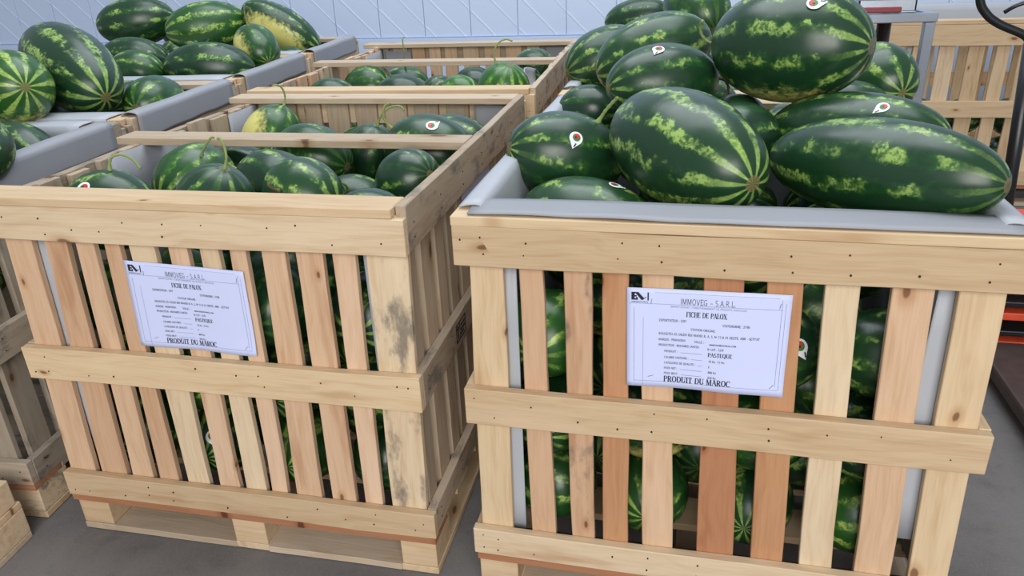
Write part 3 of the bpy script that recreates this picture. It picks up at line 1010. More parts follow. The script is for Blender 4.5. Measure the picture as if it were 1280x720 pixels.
def add_sticker(o, A, b, at, ang=0.0, size=0.024):
    """drop-shaped sticker lying on the rind with a slice emblem and a dark word"""
    M = o.matrix_world.copy()
    d = (M.inverted() @ Vector(at)).normalized()
    p, n = surf(M, A, b, d)
    upl = M.to_3x3().inverted() @ Vector((0, 0, 1))
    v = (upl - n * upl.dot(n)).normalized()
    u = v.cross(n)
    ca, sa = math.cos(ang), math.sin(ang)
    u, v = u * ca + v * sa, v * ca - u * sa

    def patch(name, outline, off, mat, parent):
        V, F = [], []
        cx = sum(a for a, _ in outline) / len(outline)
        cy = sum(c for _, c in outline) / len(outline)
        ringn = 4
        V.append((cx, cy))
        for r in range(1, ringn + 1):
            V += [(cx + (a - cx) * r / ringn, cy + (c - cy) * r / ringn) for a, c in outline]
        k = len(outline)
        F += [(0, 1 + i, 1 + (i + 1) % k) for i in range(k)]
        for r in range(ringn - 1):
            F += [(1 + r * k + i, 1 + (r + 1) * k + i, 1 + (r + 1) * k + (i + 1) % k, 1 + r * k + (i + 1) % k) for i in range(k)]
        W = []
        for a, c in V:
            q = p + u * (a * size) + v * (c * size)
            pp, nn = surf(M, A, b, q.normalized())
            W.append(pp * 1.010 + nn * off)
        return link(name, mesh_from(name, W, F, True), mat, parent)
    drop = [(math.cos(t) * 0.92, math.sin(t) * 0.92) for t in [i * 2 * PI / 28 for i in range(28)] if not (3.55 < t < 5.2)]
    cut = [i for i, (a, c) in enumerate(drop)]
    out = []
    for i in range(28):
        t = i * 2 * PI / 28
        if abs(t - 3.9) < 0.62:
            if abs(t - 3.9) < 0.12:
                out.append((-1.25, -1.05))
            continue
        out.append((math.cos(t) * 0.95, math.sin(t) * 0.95))
    s = patch('sticker', out, 0.0006, STK, o)
    ci = lambda cx, cy, r, a0=0, a1=2 * PI, k=16: [(cx + r * math.cos(a0 + (a1 - a0) * i / k), cy + r * math.sin(a0 + (a1 - a0) * i / k)) for i in range(k)]
    patch('green_print', ci(0.12, 0.05, 0.56), 0.0010, STKG, s)
    patch('red_print', ci(0.26, 0.18, 0.36), 0.0014, STKR, s)
    patch('dark_print', ci(0.02, 0.12, 0.14), 0.0017, STKD, s)
    patch('word_print', [(-1.02, -0.86), (-0.86, -0.98), (-0.36, -0.74), (-0.44, -0.56)], 0.0010, STKD, s)


VIS = {
 "b1":[[1.567,0.298,1.015],[0.59,-0.803,-0.082],0.225,0.125],
 "b2":[[1.94,0.234,0.999],[0.724,-0.685,0.083],0.243,0.099],
 "b3":[[1.819,0.798,1.166],[0.833,-0.552,0.038],0.21,0.145],
 "b4":[[1.288,0.462,0.954],[0.824,0.504,-0.257],0.15,0.107],
 "b5":[[1.372,0.247,0.85],[0.906,-0.418,-0.068],0.176,0.11],
 "b6":[[1.962,0.597,0.984],[0.786,-0.612,0.089],0.221,0.098],
 "b10":[[1.501,0.855,1.06],[0.894,0.449,0.002],0.162,0.108],
 "b11":[[1.462,1.111,1.105],[0.927,0.233,0.293],0.181,0.117],
 "b14":[[1.326,2.535,1.077],[0.973,-0.173,0.154],0.163,0.096],
 "b15":[[1.593,1.934,1.163],[0.439,-0.804,-0.402],0.163,0.125],
 "c1":[[-0.586,1.064,1.086],[0.826,-0.474,-0.303],0.267,0.137],
 "c4":[[-1.423,2.567,1.115],[0.929,0.357,0.097],0.21,0.127],
 "c5":[[-0.97,2.536,1.086],[0.796,0.6,0.077],0.216,0.127],
 "c5b":[[-1.571,3.162,1.008],[0.569,-0.819,0.077],0.156,0.12],
 "c6":[[-0.591,2.637,1.059],[0.845,0.129,-0.52],0.228,0.111],
 "b13":[[1.277,1.032,0.948],[0.985,-0.174,0.0],0.1,0.08],
 "b7":[[2.119,1.127,1.027],[0.337,-0.925,-0.174],0.125,0.1],
 "b8":[[2.006,0.973,0.973],[0.985,-0.174,0.0],0.12,0.075],
 "b12":[[1.282,1.55,1.031],[0.847,0.489,0.208],0.165,0.118],
 "a1":[[0.208,0.18,0.874],[0.985,0.174,0.0],0.11,0.1],
 "a2":[[0.276,0.43,0.874],[0.33,0.908,0.259],0.115,0.1],
 "a3":[[0.504,0.165,0.892],[0.423,0.0,0.906],0.109,0.095],
 "a4":[[0.523,0.419,0.875],[-0.925,0.337,0.174],0.121,0.09],
 "a5":[[0.709,0.217,0.914],[0.908,-0.33,-0.259],0.101,0.088],
 "a6":[[0.64,0.092,0.905],[1.0,0.0,0.0],0.06,0.05],
 "a7":[[0.477,0.73,0.867],[0.957,-0.256,-0.139],0.13,0.1],
 "a8":[[0.182,1.02,0.838],[0.25,0.433,0.866],0.131,0.105],
 "a9":[[0.599,0.875,0.83],[0.342,0.0,0.94],0.108,0.09],
 "a10":[[0.849,0.72,0.891],[0.974,-0.207,-0.087],0.135,0.108],
 "a11":[[0.852,0.98,0.844],[0.931,-0.339,-0.139],0.135,0.1],
 "a12":[[0.73,0.435,0.816],[-0.925,-0.337,0.174],0.098,0.085],
 "a13":[[0.887,0.151,0.867],[0.94,0.0,0.342],0.098,0.085],
 "a14":[[0.895,0.416,0.895],[0.814,-0.47,0.342],0.09,0.082],
 "a15":[[0.273,0.655,0.829],[0.996,0.087,0.0],0.108,0.09],
 "d1":[[0.118,1.66,0.861],[0.94,0.342,0.0],0.108,0.09],
 "d2":[[0.132,2.02,0.847],[0.957,-0.256,0.139],0.12,0.1],
 "d3":[[0.449,1.611,0.878],[1.0,0.0,0.0],0.114,0.095],
 "d4":[[0.217,2.3,0.81],[1.0,0.0,0.0],0.119,0.095],
 "d5":[[0.562,1.749,0.88],[0.643,0.766,0.0],0.075,0.065],
 "d6":[[0.711,1.545,0.909],[0.866,-0.5,0.0],0.081,0.07],
 "d7":[[0.855,1.665,0.888],[0.324,-0.272,0.906],0.124,0.108],
 "d8":[[0.65,2.0,0.852],[0.866,-0.5,0.0],0.108,0.09],
 "d9":[[0.844,2.35,0.864],[0.663,-0.557,0.5],0.126,0.105],
 "d10":[[0.848,2.06,0.845],[1.0,0.0,0.0],0.108,0.09],
 "c11":[[-0.331,0.5,0.921],[0.908,-0.33,-0.259],0.129,0.092],
 "c12":[[-0.183,0.22,1.005],[0.321,-0.883,-0.342],0.111,0.085],
 "c3":[[-0.365,1.183,0.934],[0.138,-0.985,0.105],0.142,0.105],
 "c14":[[-0.517,1.0,0.818],[0.985,0.174,0.0],0.158,0.105],
 "c8":[[-0.538,1.83,0.969],[0.965,0.259,-0.035],0.201,0.115],
 "c9":[[-1.095,2.06,0.977],[0.964,0.258,-0.07],0.165,0.11],
 "c10":[[-0.845,1.74,0.965],[0.957,0.256,-0.139],0.12,0.1],
 "c13":[[-0.518,2.77,0.851],[1.0,0.0,0.0],0.14,0.1],
 "c7":[[-0.433,2.08,1.026],[0.694,-0.583,-0.423],0.135,0.1],
 "c2":[[-0.573,0.782,1.065],[0.834,-0.542,0.105],0.153,0.118],
 "b16":[[1.7,0.601,0.969],[0.866,0.5,0.0],0.101,0.088],
 "b17":[[1.703,0.821,0.953],[0.5,0.866,0.0],0.102,0.085]}
FILL = [
[["A1m",0,0,0,"watermelon in second rank behind the slats of the front left crate, bottom, first from left"],[0.279,0.36,0.246],[0.0,1.0,0.0],0.103,0.095],
[["A1m",0,0,1],[0.518,0.36,0.245],[0.196,0.981,0.0],0.106,0.097],
[["A1m",0,0,2,"watermelon in second rank behind the slats of the front left crate, bottom, third from left"],[0.75,0.36,0.248],[0.958,-0.287,0.0],0.105,0.095],
[["A1m",1,0,0],[0.278,0.36,0.442],[0.196,0.981,0.0],0.105,0.096],
[["A1m",1,0,1],[0.517,0.36,0.442],[0.196,0.981,0.0],0.102,0.096],
[["A1m",1,0,2,"watermelon in second rank behind the slats of the front left crate, middle, third from left"],[0.753,0.36,0.443],[0.196,0.981,0.0],0.103,0.094],
[["A1m",2,0,0,"watermelon in second rank behind the slats of the front left crate, upper, first from left"],[0.282,0.36,0.648],[0.958,-0.287,0.0],0.108,0.098],
[["A1m",2,0,1,"watermelon in second rank behind the slats of the front left crate, upper, second from left"],[0.519,0.36,0.642],[0.97,0.243,0.0],0.106,0.098],
[["A1m",2,0,2,"watermelon in second rank behind the slats of the front left crate, upper, third from left"],[0.748,0.36,0.649],[0.958,-0.287,0.0],0.1,0.095],
[["A1",0,0,0],[0.164,0.165,0.248],[0.196,0.981,0.0],0.112,0.099],
[["A1",0,0,1],[0.399,0.165,0.248],[0.0,1.0,0.0],0.108,0.096],
[["A1",0,0,2],[0.63,0.165,0.246],[0.0,1.0,0.0],0.109,0.099],
[["A1",0,0,3],[0.869,0.165,0.248],[0.196,0.981,0.0],0.108,0.095],
[["A1",0,2,0],[0.165,0.64,0.248],[0.97,0.243,0.0],0.108,0.096],
[["A1",0,2,1],[0.396,0.64,0.242],[0.196,0.981,0.0],0.111,0.097],
[["A1",0,2,2],[0.636,0.64,0.243],[0.97,0.243,0.0],0.111,0.097],
[["A1",0,2,3],[0.868,0.64,0.244],[0.0,1.0,0.0],0.104,0.095],
[["A1",0,3,3],[0.865,0.875,0.245],[0.0,1.0,0.0],0.11,0.099],
[["A1",1,0,0],[0.167,0.165,0.448],[0.958,-0.287,0.0],0.107,0.096],
[["A1",1,0,1],[0.398,0.165,0.441],[0.958,-0.287,0.0],0.112,0.1],
[["A1",1,0,2],[0.631,0.165,0.446],[0.0,1.0,0.0],0.111,0.1],
[["A1",1,0,3],[0.865,0.165,0.446],[0.97,0.243,0.0],0.106,0.094],
[["A1",1,2,0],[0.165,0.64,0.446],[0.97,0.243,0.0],0.108,0.098],
[["A1",1,2,1],[0.397,0.64,0.447],[1.0,0.0,0.0],0.105,0.095],
[["A1",1,2,2],[0.633,0.64,0.443],[0.0,1.0,0.0],0.111,0.098],
[["A1",1,2,3],[0.863,0.64,0.446],[0.97,0.243,0.0],0.107,0.094],
[["A1",1,3,3],[0.865,0.875,0.443],[0.196,0.981,0.0],0.105,0.095],
[["A1",1,4,3],[0.867,1.085,0.446],[0.196,0.981,0.0],0.105,0.095],
[["A1",2,0,0],[0.163,0.165,0.647],[0.97,0.243,0.0],0.106,0.096],
[["A1",2,0,1],[0.396,0.165,0.646],[1.0,0.0,0.0],0.109,0.097],
[["A1",2,0,2],[0.628,0.165,0.649],[0.196,0.981,0.0],0.11,0.1],
[["A1",2,0,3],[0.869,0.165,0.648],[0.0,1.0,0.0],0.111,0.1],
[["A1",2,2,0],[0.165,0.64,0.643],[1.0,0.0,0.0],0.107,0.097],
[["A1",2,2,1],[0.402,0.64,0.646],[0.97,0.243,0.0],0.108,0.097],
[["A1",2,2,2],[0.632,0.64,0.647],[1.0,0.0,0.0],0.108,0.095],
[["A1",2,2,3],[0.865,0.64,0.648],[0.0,1.0,0.0],0.106,0.096],
[["A1",2,3,0],[0.168,0.875,0.642],[1.0,0.0,0.0],0.106,0.095],
[["A1",2,3,1],[0.397,0.875,0.647],[0.0,1.0,0.0],0.109,0.097],
[["A1",2,3,3],[0.861,0.875,0.641],[0.958,-0.287,0.0],0.112,0.099],
[["A1",2,4,1],[0.397,1.085,0.644],[0.97,0.243,0.0],0.104,0.095],
[["A1",2,4,2],[0.631,1.085,0.642],[0.196,0.981,0.0],0.106,0.096],
[["A1",2,4,3],[0.867,1.085,0.646],[1.0,0.0,0.0],0.106,0.094],
[["A1t",0,3,1],[0.303,0.875,0.803],[0.0,1.0,0.0],0.086,0.077],
[["A1t",0,4,2,"dark mostly hidden watermelon just left of the loop stemmed melon"],[0.481,1.085,0.801],[0.97,0.243,0.0],0.09,0.078],
[["B1m",0,0,0,"watermelon in second rank behind the slats of the heaped crate, bottom, first from left"],[1.417,0.33,0.243],[0.196,0.981,0.0],0.105,0.097],
[["B1m",0,0,1,"watermelon in second rank behind the slats of the heaped crate, bottom, second from left"],[1.645,0.33,0.245],[0.0,1.0,0.0],0.108,0.099],
[["B1m",0,0,2,"watermelon in second rank behind the slats of the heaped crate, bottom, third from left"],[1.877,0.33,0.248],[1.0,0.0,0.0],0.104,0.094],
[["B1m",1,0,0,"watermelon in second rank behind the slats of the heaped crate, middle, first from left"],[1.413,0.33,0.447],[0.0,1.0,0.0],0.103,0.097],
[["B1m",1,0,1,"watermelon in second rank behind the slats of the heaped crate, middle, second from left"],[1.643,0.33,0.448],[0.97,0.243,0.0],0.101,0.094],
[["B1m",1,0,2,"watermelon in second rank behind the slats of the heaped crate, middle, third from left"],[1.876,0.33,0.441],[0.97,0.243,0.0],0.103,0.095],
[["B1m",2,0,0,"watermelon in second rank behind the slats of the heaped crate, upper, first from left"],[1.412,0.33,0.642],[1.0,0.0,0.0],0.101,0.095],
[["B1m",2,0,1,"watermelon in second rank behind the slats of the heaped crate, upper, second from left"],[1.648,0.33,0.641],[0.958,-0.287,0.0],0.101,0.095],
[["B1m",2,0,2,"watermelon in second rank behind the slats of the heaped crate, upper, third from left"],[1.871,0.33,0.644],[0.958,-0.287,0.0],0.106,0.097],
[["B1",0,0,0],[1.301,0.13,0.247],[0.958,-0.287,0.0],0.106,0.096],
[["B1",0,0,1],[1.527,0.13,0.243],[0.0,1.0,0.0],0.108,0.096],
[["B1",0,0,2],[1.76,0.13,0.243],[0.196,0.981,0.0],0.108,0.097],
[["B1",0,0,3],[1.992,0.13,0.247],[0.97,0.243,0.0],0.111,0.1],
[["B1",0,2,0],[1.3,0.6,0.242],[0.196,0.981,0.0],0.109,0.096],
[["B1",0,2,1],[1.532,0.6,0.246],[0.196,0.981,0.0],0.105,0.095],
[["B1",0,2,2],[1.76,0.6,0.247],[0.0,1.0,0.0],0.106,0.096],
[["B1",0,2,3],[1.992,0.6,0.245],[0.0,1.0,0.0],0.106,0.094],
[["B1",1,0,0],[1.298,0.13,0.441],[0.0,1.0,0.0],0.106,0.096],
[["B1",1,0,1],[1.528,0.13,0.447],[0.97,0.243,0.0],0.105,0.094],
[["B1",1,0,2],[1.76,0.13,0.447],[1.0,0.0,0.0],0.113,0.099],
[["B1",1,0,3],[1.987,0.13,0.443],[1.0,0.0,0.0],0.109,0.096],
[["B1",1,2,0],[1.303,0.6,0.449],[0.958,-0.287,0.0],0.107,0.094],
[["B1",1,2,1],[1.528,0.6,0.445],[0.196,0.981,0.0],0.109,0.096],
[["B1",1,2,2],[1.763,0.6,0.445],[0.196,0.981,0.0],0.109,0.098],
[["B1",1,2,3],[1.987,0.6,0.447],[0.0,1.0,0.0],0.107,0.095],
[["B1",2,0,0],[1.3,0.13,0.643],[0.196,0.981,0.0],0.108,0.097],
[["B1",2,0,1],[1.533,0.13,0.649],[1.0,0.0,0.0],0.108,0.095],
[["B1",2,0,2],[1.763,0.13,0.642],[1.0,0.0,0.0],0.111,0.097],
[["B1",2,0,3],[1.989,0.13,0.643],[1.0,0.0,0.0],0.107,0.098],
[["B1",2,2,0,"dark mostly hidden watermelon just below the low melon by the front liner"],[1.303,0.6,0.647],[0.958,-0.287,0.0],0.11,0.099],
[["B1",2,2,1],[1.53,0.6,0.644],[0.0,1.0,0.0],0.109,0.097],
[["B1",2,2,2],[1.76,0.6,0.647],[0.958,-0.287,0.0],0.106,0.097],
[["B1",2,2,3,"dark mostly hidden watermelon just below the very long melon"],[1.992,0.6,0.644],[0.97,0.243,0.0],0.108,0.095],
[["B1",2,3,0],[1.299,0.835,0.649],[0.0,1.0,0.0],0.107,0.097],
[["B1",2,3,1],[1.533,0.835,0.645],[0.0,1.0,0.0],0.106,0.096],
[["B1",2,3,2,"dark mostly hidden watermelon just below the dark melon in the dip"],[1.759,0.835,0.642],[1.0,0.0,0.0],0.105,0.095],
[["B1",2,3,3],[1.99,0.835,0.642],[1.0,0.0,0.0],0.106,0.095],
[["B1",2,4,0],[1.296,1.05,0.647],[0.0,1.0,0.0],0.107,0.096],
[["B1",2,4,1,"dark mostly hidden watermelon just right of the low melon by the front liner"],[1.526,1.05,0.649],[0.0,1.0,0.0],0.107,0.096],
[["B1",2,4,2,"dark mostly hidden watermelon just right of the big middle melon of the right heap"],[1.758,1.05,0.644],[1.0,0.0,0.0],0.106,0.095],
[["B1",2,4,3,"dark mostly hidden watermelon just left of the very long melon"],[1.986,1.05,0.647],[0.97,0.243,0.0],0.106,0.096],
[["B1t",0,1,0,"dark mostly hidden watermelon just left of the dark melon in the gap"],[1.62,1.05,0.95],[0.958,-0.287,0.0],0.106,0.095],
[["B1t",0,1,0,"dark mostly hidden watermelon just right of the dark melon in the dip"],[1.86,1.05,0.9],[0.0,1.0,0.0],0.076,0.068],
[["B1t",0,1,0],[1.86,0.85,0.9],[0.0,1.0,0.0],0.076,0.068],
[["B1t",0,1,0],[2.0,0.75,0.9],[1.0,0.0,0.0],0.076,0.068],
[["B1t",1,0,3,"dark mostly hidden watermelon just below the big middle melon of the right heap"],[1.748,0.13,0.842],[0.0,1.0,0.0],0.097,0.085],
[["B1t",1,2,2],[1.6,0.5,0.842],[0.196,0.981,0.0],0.094,0.083],
[["B1t",1,3,0],[1.304,0.7,0.847],[0.0,1.0,0.0],0.096,0.086],
[["B1t",1,3,2],[1.601,0.7,0.845],[0.196,0.981,0.0],0.097,0.087],
[["B1t",1,4,1],[1.453,0.9,0.846],[1.0,0.0,0.0],0.095,0.085],
[["A2",0,0,0],[0.094,1.46,0.657],[1.0,0.0,0.0],0.107,0.097],
[["A2",0,0,1],[0.311,1.46,0.657],[0.0,1.0,0.0],0.107,0.096],
[["A2",0,0,2],[0.531,1.46,0.663],[0.0,1.0,0.0],0.105,0.096],
[["A2",0,0,3],[0.746,1.46,0.66],[0.196,0.981,0.0],0.109,0.098],
[["A2",0,1,0],[0.089,1.69,0.659],[0.958,-0.287,0.0],0.11,0.099],
[["A2",0,1,1],[0.308,1.69,0.658],[0.196,0.981,0.0],0.108,0.098],
[["A2",0,1,2],[0.531,1.69,0.659],[0.196,0.981,0.0],0.104,0.095],
[["A2",0,1,3],[0.748,1.69,0.656],[0.958,-0.287,0.0],0.11,0.099],
[["A2",0,2,0],[0.087,1.92,0.663],[0.958,-0.287,0.0],0.111,0.099],
[["A2",0,2,1],[0.312,1.92,0.659],[0.0,1.0,0.0],0.108,0.099],
[["A2",0,2,2],[0.533,1.92,0.656],[0.958,-0.287,0.0],0.107,0.096],
[["A2",0,2,3],[0.748,1.92,0.659],[1.0,0.0,0.0],0.104,0.096],
[["A2",0,3,0],[0.09,2.15,0.658],[0.0,1.0,0.0],0.103,0.095],
[["A2",0,3,1],[0.311,2.15,0.66],[0.196,0.981,0.0],0.104,0.096],
[["A2",0,3,2],[0.531,2.15,0.66],[1.0,0.0,0.0],0.107,0.097],
[["A2",0,3,3],[0.75,2.15,0.656],[0.0,1.0,0.0],0.104,0.094],
[["A2",0,3,4],[0.941,2.15,0.658],[0.196,0.981,0.0],0.107,0.096],
[["A2",0,4,0],[0.094,2.38,0.66],[0.0,1.0,0.0],0.109,0.1],
[["A2",0,4,1],[0.313,2.38,0.657],[0.97,0.243,0.0],0.104,0.095],
[["A2",0,4,2],[0.533,2.38,0.66],[0.196,0.981,0.0],0.104,0.095],
[["A2",0,4,3],[0.749,2.38,0.656],[0.97,0.243,0.0],0.106,0.095],
[["A2",0,5,0],[0.091,2.6,0.658],[0.97,0.243,0.0],0.107,0.098],
[["A2",0,5,1],[0.312,2.6,0.658],[1.0,0.0,0.0],0.111,0.1],
[["A2",0,5,2],[0.532,2.6,0.659],[0.97,0.243,0.0],0.106,0.097],
[["A2",0,5,3],[0.752,2.6,0.661],[0.958,-0.287,0.0],0.106,0.097],
[["A2t",0,0,4],[0.938,1.46,0.818],[1.0,0.0,0.0],0.089,0.083],
[["A2t",0,5,4],[0.94,2.6,0.819],[0.97,0.243,0.0],0.091,0.083],
[["B2",1,0,0],[1.34,2.38,0.875],[1.0,0.0,0.0],0.112,0.1],
[["B2",1,0,1],[1.593,1.95,0.915],[0.981,0.196,0.0],0.112,0.1],
[["B2",0,0,1],[1.531,1.38,0.905],[0.0,1.0,0.0],0.112,0.1],
[["B2",0,0,2],[1.758,1.38,0.905],[0.97,0.243,0.0],0.107,0.096],
[["B2",0,0,3],[1.99,1.38,0.903],[0.958,-0.287,0.0],0.106,0.095],
[["B2",0,1,1],[1.526,1.62,0.906],[0.97,0.243,0.0],0.113,0.099],
[["B2",0,1,2],[1.762,1.62,0.907],[0.97,0.243,0.0],0.11,0.099],
[["B2",0,1,3],[1.994,1.62,0.901],[0.0,1.0,0.0],0.107,0.098],
[["B2",0,2,0],[1.302,1.86,0.905],[0.0,1.0,0.0],0.104,0.095],
[["B2",0,2,3],[1.992,1.86,0.905],[0.958,-0.287,0.0],0.111,0.1],
[["B2",0,3,0],[1.304,2.1,0.904],[0.958,-0.287,0.0],0.107,0.097],
[["B2",0,3,2],[1.76,2.1,0.904],[0.0,1.0,0.0],0.105,0.095],
[["B2",0,3,3],[1.991,2.1,0.909],[1.0,0.0,0.0],0.11,0.098],
[["B2",0,4,1],[1.529,2.3,0.904],[0.196,0.981,0.0],0.111,0.099],
[["B2",0,4,2],[1.756,2.3,0.907],[0.958,-0.287,0.0],0.107,0.096],
[["B2",1,0,0],[1.296,1.38,0.859],[1.0,0.0,0.0],0.112,0.099],
[["B2",1,4,3],[1.991,2.3,0.857],[0.0,1.0,0.0],0.108,0.095],
[["C1",0,0,0,"dark mostly hidden watermelon just below the melon cut by the left edge"],[-0.302,0.182,0.689],[1.0,0.0,0.0],0.106,0.099],
[["C1",0,0,1],[-0.532,0.165,0.693],[0.196,0.981,0.0],0.107,0.099],
[["C1",0,0,2],[-0.756,0.148,0.69],[0.0,1.0,0.0],0.103,0.096],
[["C1",0,0,3],[-0.99,0.131,0.693],[0.958,-0.287,0.0],0.103,0.097],
[["C1",0,0,4],[-1.209,0.114,0.69],[0.958,-0.287,0.0],0.105,0.096],
[["C1",0,1,0],[-0.32,0.412,0.69],[0.958,-0.287,0.0],0.103,0.096],
[["C1",0,1,1],[-0.55,0.394,0.687],[0.97,0.243,0.0],0.105,0.097],
[["C1",0,1,2],[-0.778,0.377,0.693],[0.0,1.0,0.0],0.105,0.095],
[["C1",0,1,3],[-1.006,0.36,0.689],[1.0,0.0,0.0],0.108,0.098],
[["C1",0,1,4],[-1.221,0.344,0.694],[1.0,0.0,0.0],0.108,0.099],
[["C1",0,2,0],[-0.331,0.626,0.69],[0.97,0.243,0.0],0.106,0.1],
[["C1",0,2,1],[-0.558,0.609,0.691],[0.0,1.0,0.0],0.107,0.098],
[["C1",0,2,2],[-0.788,0.592,0.687],[1.0,0.0,0.0],0.103,0.097],
[["C1",0,2,3],[-1.024,0.574,0.689],[0.0,1.0,0.0],0.101,0.095],
[["C1",0,2,4],[-1.243,0.558,0.693],[0.0,1.0,0.0],0.101,0.094],
[["C1",1,0,1],[-0.531,0.165,0.895],[1.0,0.0,0.0],0.104,0.098],
[["C1",1,0,2],[-0.761,0.148,0.898],[0.958,-0.287,0.0],0.103,0.095],
[["C1",1,0,3],[-0.987,0.131,0.896],[0.97,0.243,0.0],0.104,0.097],
[["C1",1,0,4],[-1.209,0.114,0.892],[0.97,0.243,0.0],0.106,0.099],
[["C1",1,1,1],[-0.544,0.395,0.892],[0.97,0.243,0.0],0.103,0.096],
[["C1",1,1,2],[-0.773,0.378,0.896],[0.958,-0.287,0.0],0.104,0.094],
[["C1",1,1,3],[-1.002,0.36,0.898],[0.0,1.0,0.0],0.108,0.1],
[["C1",1,1,4],[-1.225,0.344,0.899],[0.0,1.0,0.0],0.104,0.096],
[["C1",1,2,1],[-0.56,0.609,0.897],[0.97,0.243,0.0],0.106,0.097],
[["C1",1,2,2],[-0.789,0.592,0.897],[0.958,-0.287,0.0],0.103,0.095],
[["C1",1,2,3],[-1.022,0.574,0.892],[0.196,0.981,0.0],0.105,0.098],
[["C1",1,2,4],[-1.236,0.558,0.898],[0.0,1.0,0.0],0.106,0.099],
[["C2",0,0,2],[-0.818,0.908,0.894],[0.0,1.0,0.0],0.105,0.098],
[["C2",0,0,3],[-1.044,0.891,0.893],[0.196,0.981,0.0],0.102,0.094],
[["C2",0,0,4],[-1.262,0.875,0.895],[0.958,-0.287,0.0],0.109,0.099],
[["C2",0,1,2,"dark mostly hidden watermelon just right of the melon behind the liner"],[-0.833,1.137,0.897],[0.97,0.243,0.0],0.108,0.099],
[["C2",0,1,3],[-1.06,1.12,0.894],[0.196,0.981,0.0],0.105,0.096],
[["C2",0,1,4],[-1.282,1.104,0.892],[0.97,0.243,0.0],0.105,0.099],
[["C2",0,2,1,"dark mostly hidden watermelon just left of the melon beside the liner"],[-0.616,1.369,0.896],[0.0,1.0,0.0],0.105,0.098],
[["C2",0,2,2],[-0.848,1.352,0.895],[0.0,1.0,0.0],0.104,0.097],
[["C2",0,2,3],[-1.076,1.335,0.895],[1.0,0.0,0.0],0.105,0.099],
[["C2",0,2,4],[-1.294,1.318,0.891],[0.196,0.981,0.0],0.106,0.098],
[["C3",0,0,3],[-1.105,1.651,0.892],[0.0,1.0,0.0],0.106,0.099],
[["C3",0,0,4],[-1.318,1.635,0.893],[1.0,0.0,0.0],0.105,0.098],
[["C3",0,1,4],[-1.335,1.864,0.898],[0.958,-0.287,0.0],0.101,0.096],
[["C3",0,2,1],[-0.676,2.129,0.897],[0.0,1.0,0.0],0.101,0.095],
[["C3",0,2,4],[-1.35,2.078,0.894],[1.0,0.0,0.0],0.103,0.098],
[["C3",1,0,0],[-0.41,1.703,0.841],[0.196,0.981,0.0],0.101,0.095],
[["C3",1,1,2],[-0.887,1.898,0.839],[0.0,1.0,0.0],0.102,0.095],
[["C3",1,1,3],[-1.117,1.88,0.844],[0.0,1.0,0.0],0.105,0.098],
[["C3",1,2,0],[-0.445,2.146,0.839],[0.958,-0.287,0.0],0.104,0.097],
[["C4",0,0,0,"dark mostly hidden watermelon just below the yellow patched melon"],[-0.473,2.462,0.892],[0.958,-0.287,0.0],0.108,0.098],
[["C4",0,0,1],[-0.7,2.445,0.891],[0.196,0.981,0.0],0.105,0.098],
[["C4",0,0,3],[-1.159,2.411,0.894],[0.958,-0.287,0.0],0.104,0.098],
[["C4",0,0,4],[-1.381,2.394,0.897],[0.958,-0.287,0.0],0.107,0.099],
[["C4",0,1,1],[-0.72,2.674,0.896],[0.0,1.0,0.0],0.106,0.098],
[["C4",0,1,3],[-1.174,2.64,0.896],[0.958,-0.287,0.0],0.104,0.096],
[["C4",0,1,4],[-1.396,2.624,0.897],[1.0,0.0,0.0],0.101,0.096],
[["C4",0,2,1],[-0.732,2.889,0.891],[1.0,0.0,0.0],0.103,0.097],
[["C4",0,2,2],[-0.959,2.872,0.892],[0.958,-0.287,0.0],0.105,0.096],
[["C4",0,2,3],[-1.192,2.855,0.892],[1.0,0.0,0.0],0.103,0.095],
[["C4",0,2,4,"dark mostly hidden watermelon just below the half hidden melon"],[-1.409,2.838,0.894],[0.196,0.981,0.0],0.101,0.095],
[["C4",1,0,2],[-0.93,2.428,0.84],[1.0,0.0,0.0],0.104,0.095],
[["C4",1,1,2],[-0.945,2.658,0.843],[0.196,0.981,0.0],0.101,0.095],
[["D",0,0,0,"dark watermelon in the crate behind the table, bottom layer, first from its left"],[2.6,3.33,0.25],[0,1,0],0.11,0.1],
[["D",1,0,0,"dark watermelon in the crate behind the table, upper layer, first from its left"],[2.6,3.33,0.46],[1,0,0],0.11,0.1],
[["D",0,0,1,"dark watermelon in the crate behind the table, bottom layer, second from its left"],[2.835,3.33,0.25],[1,0,0],0.11,0.1],
[["D",1,0,1,"dark watermelon in the crate behind the table, upper layer, second from its left"],[2.835,3.33,0.46],[0,1,0],0.11,0.1],
[["D",0,0,2,"dark watermelon in the crate behind the table, bottom layer, third from its left"],[3.07,3.33,0.25],[0,1,0],0.11,0.1],
[["D",1,0,2,"dark watermelon in the crate behind the table, upper layer, third from its left"],[3.07,3.33,0.46],[1,0,0],0.11,0.1],
[["D",0,0,3,"dark watermelon in the crate behind the table, bottom layer, fourth from its left"],[3.305,3.33,0.25],[1,0,0],0.11,0.1],
[["D",1,0,3,"dark watermelon in the crate behind the table, upper layer, fourth from its left"],[3.305,3.33,0.46],[0,1,0],0.11,0.1],
[["D",0,0,4,"dark watermelon in the crate behind the table, bottom layer, fifth from its left"],[3.54,3.33,0.25],[0,1,0],0.11,0.1],
[["D",1,0,4,"dark watermelon in the crate behind the table, upper layer, fifth from its left"],[3.54,3.33,0.46],[1,0,0],0.11,0.1]]
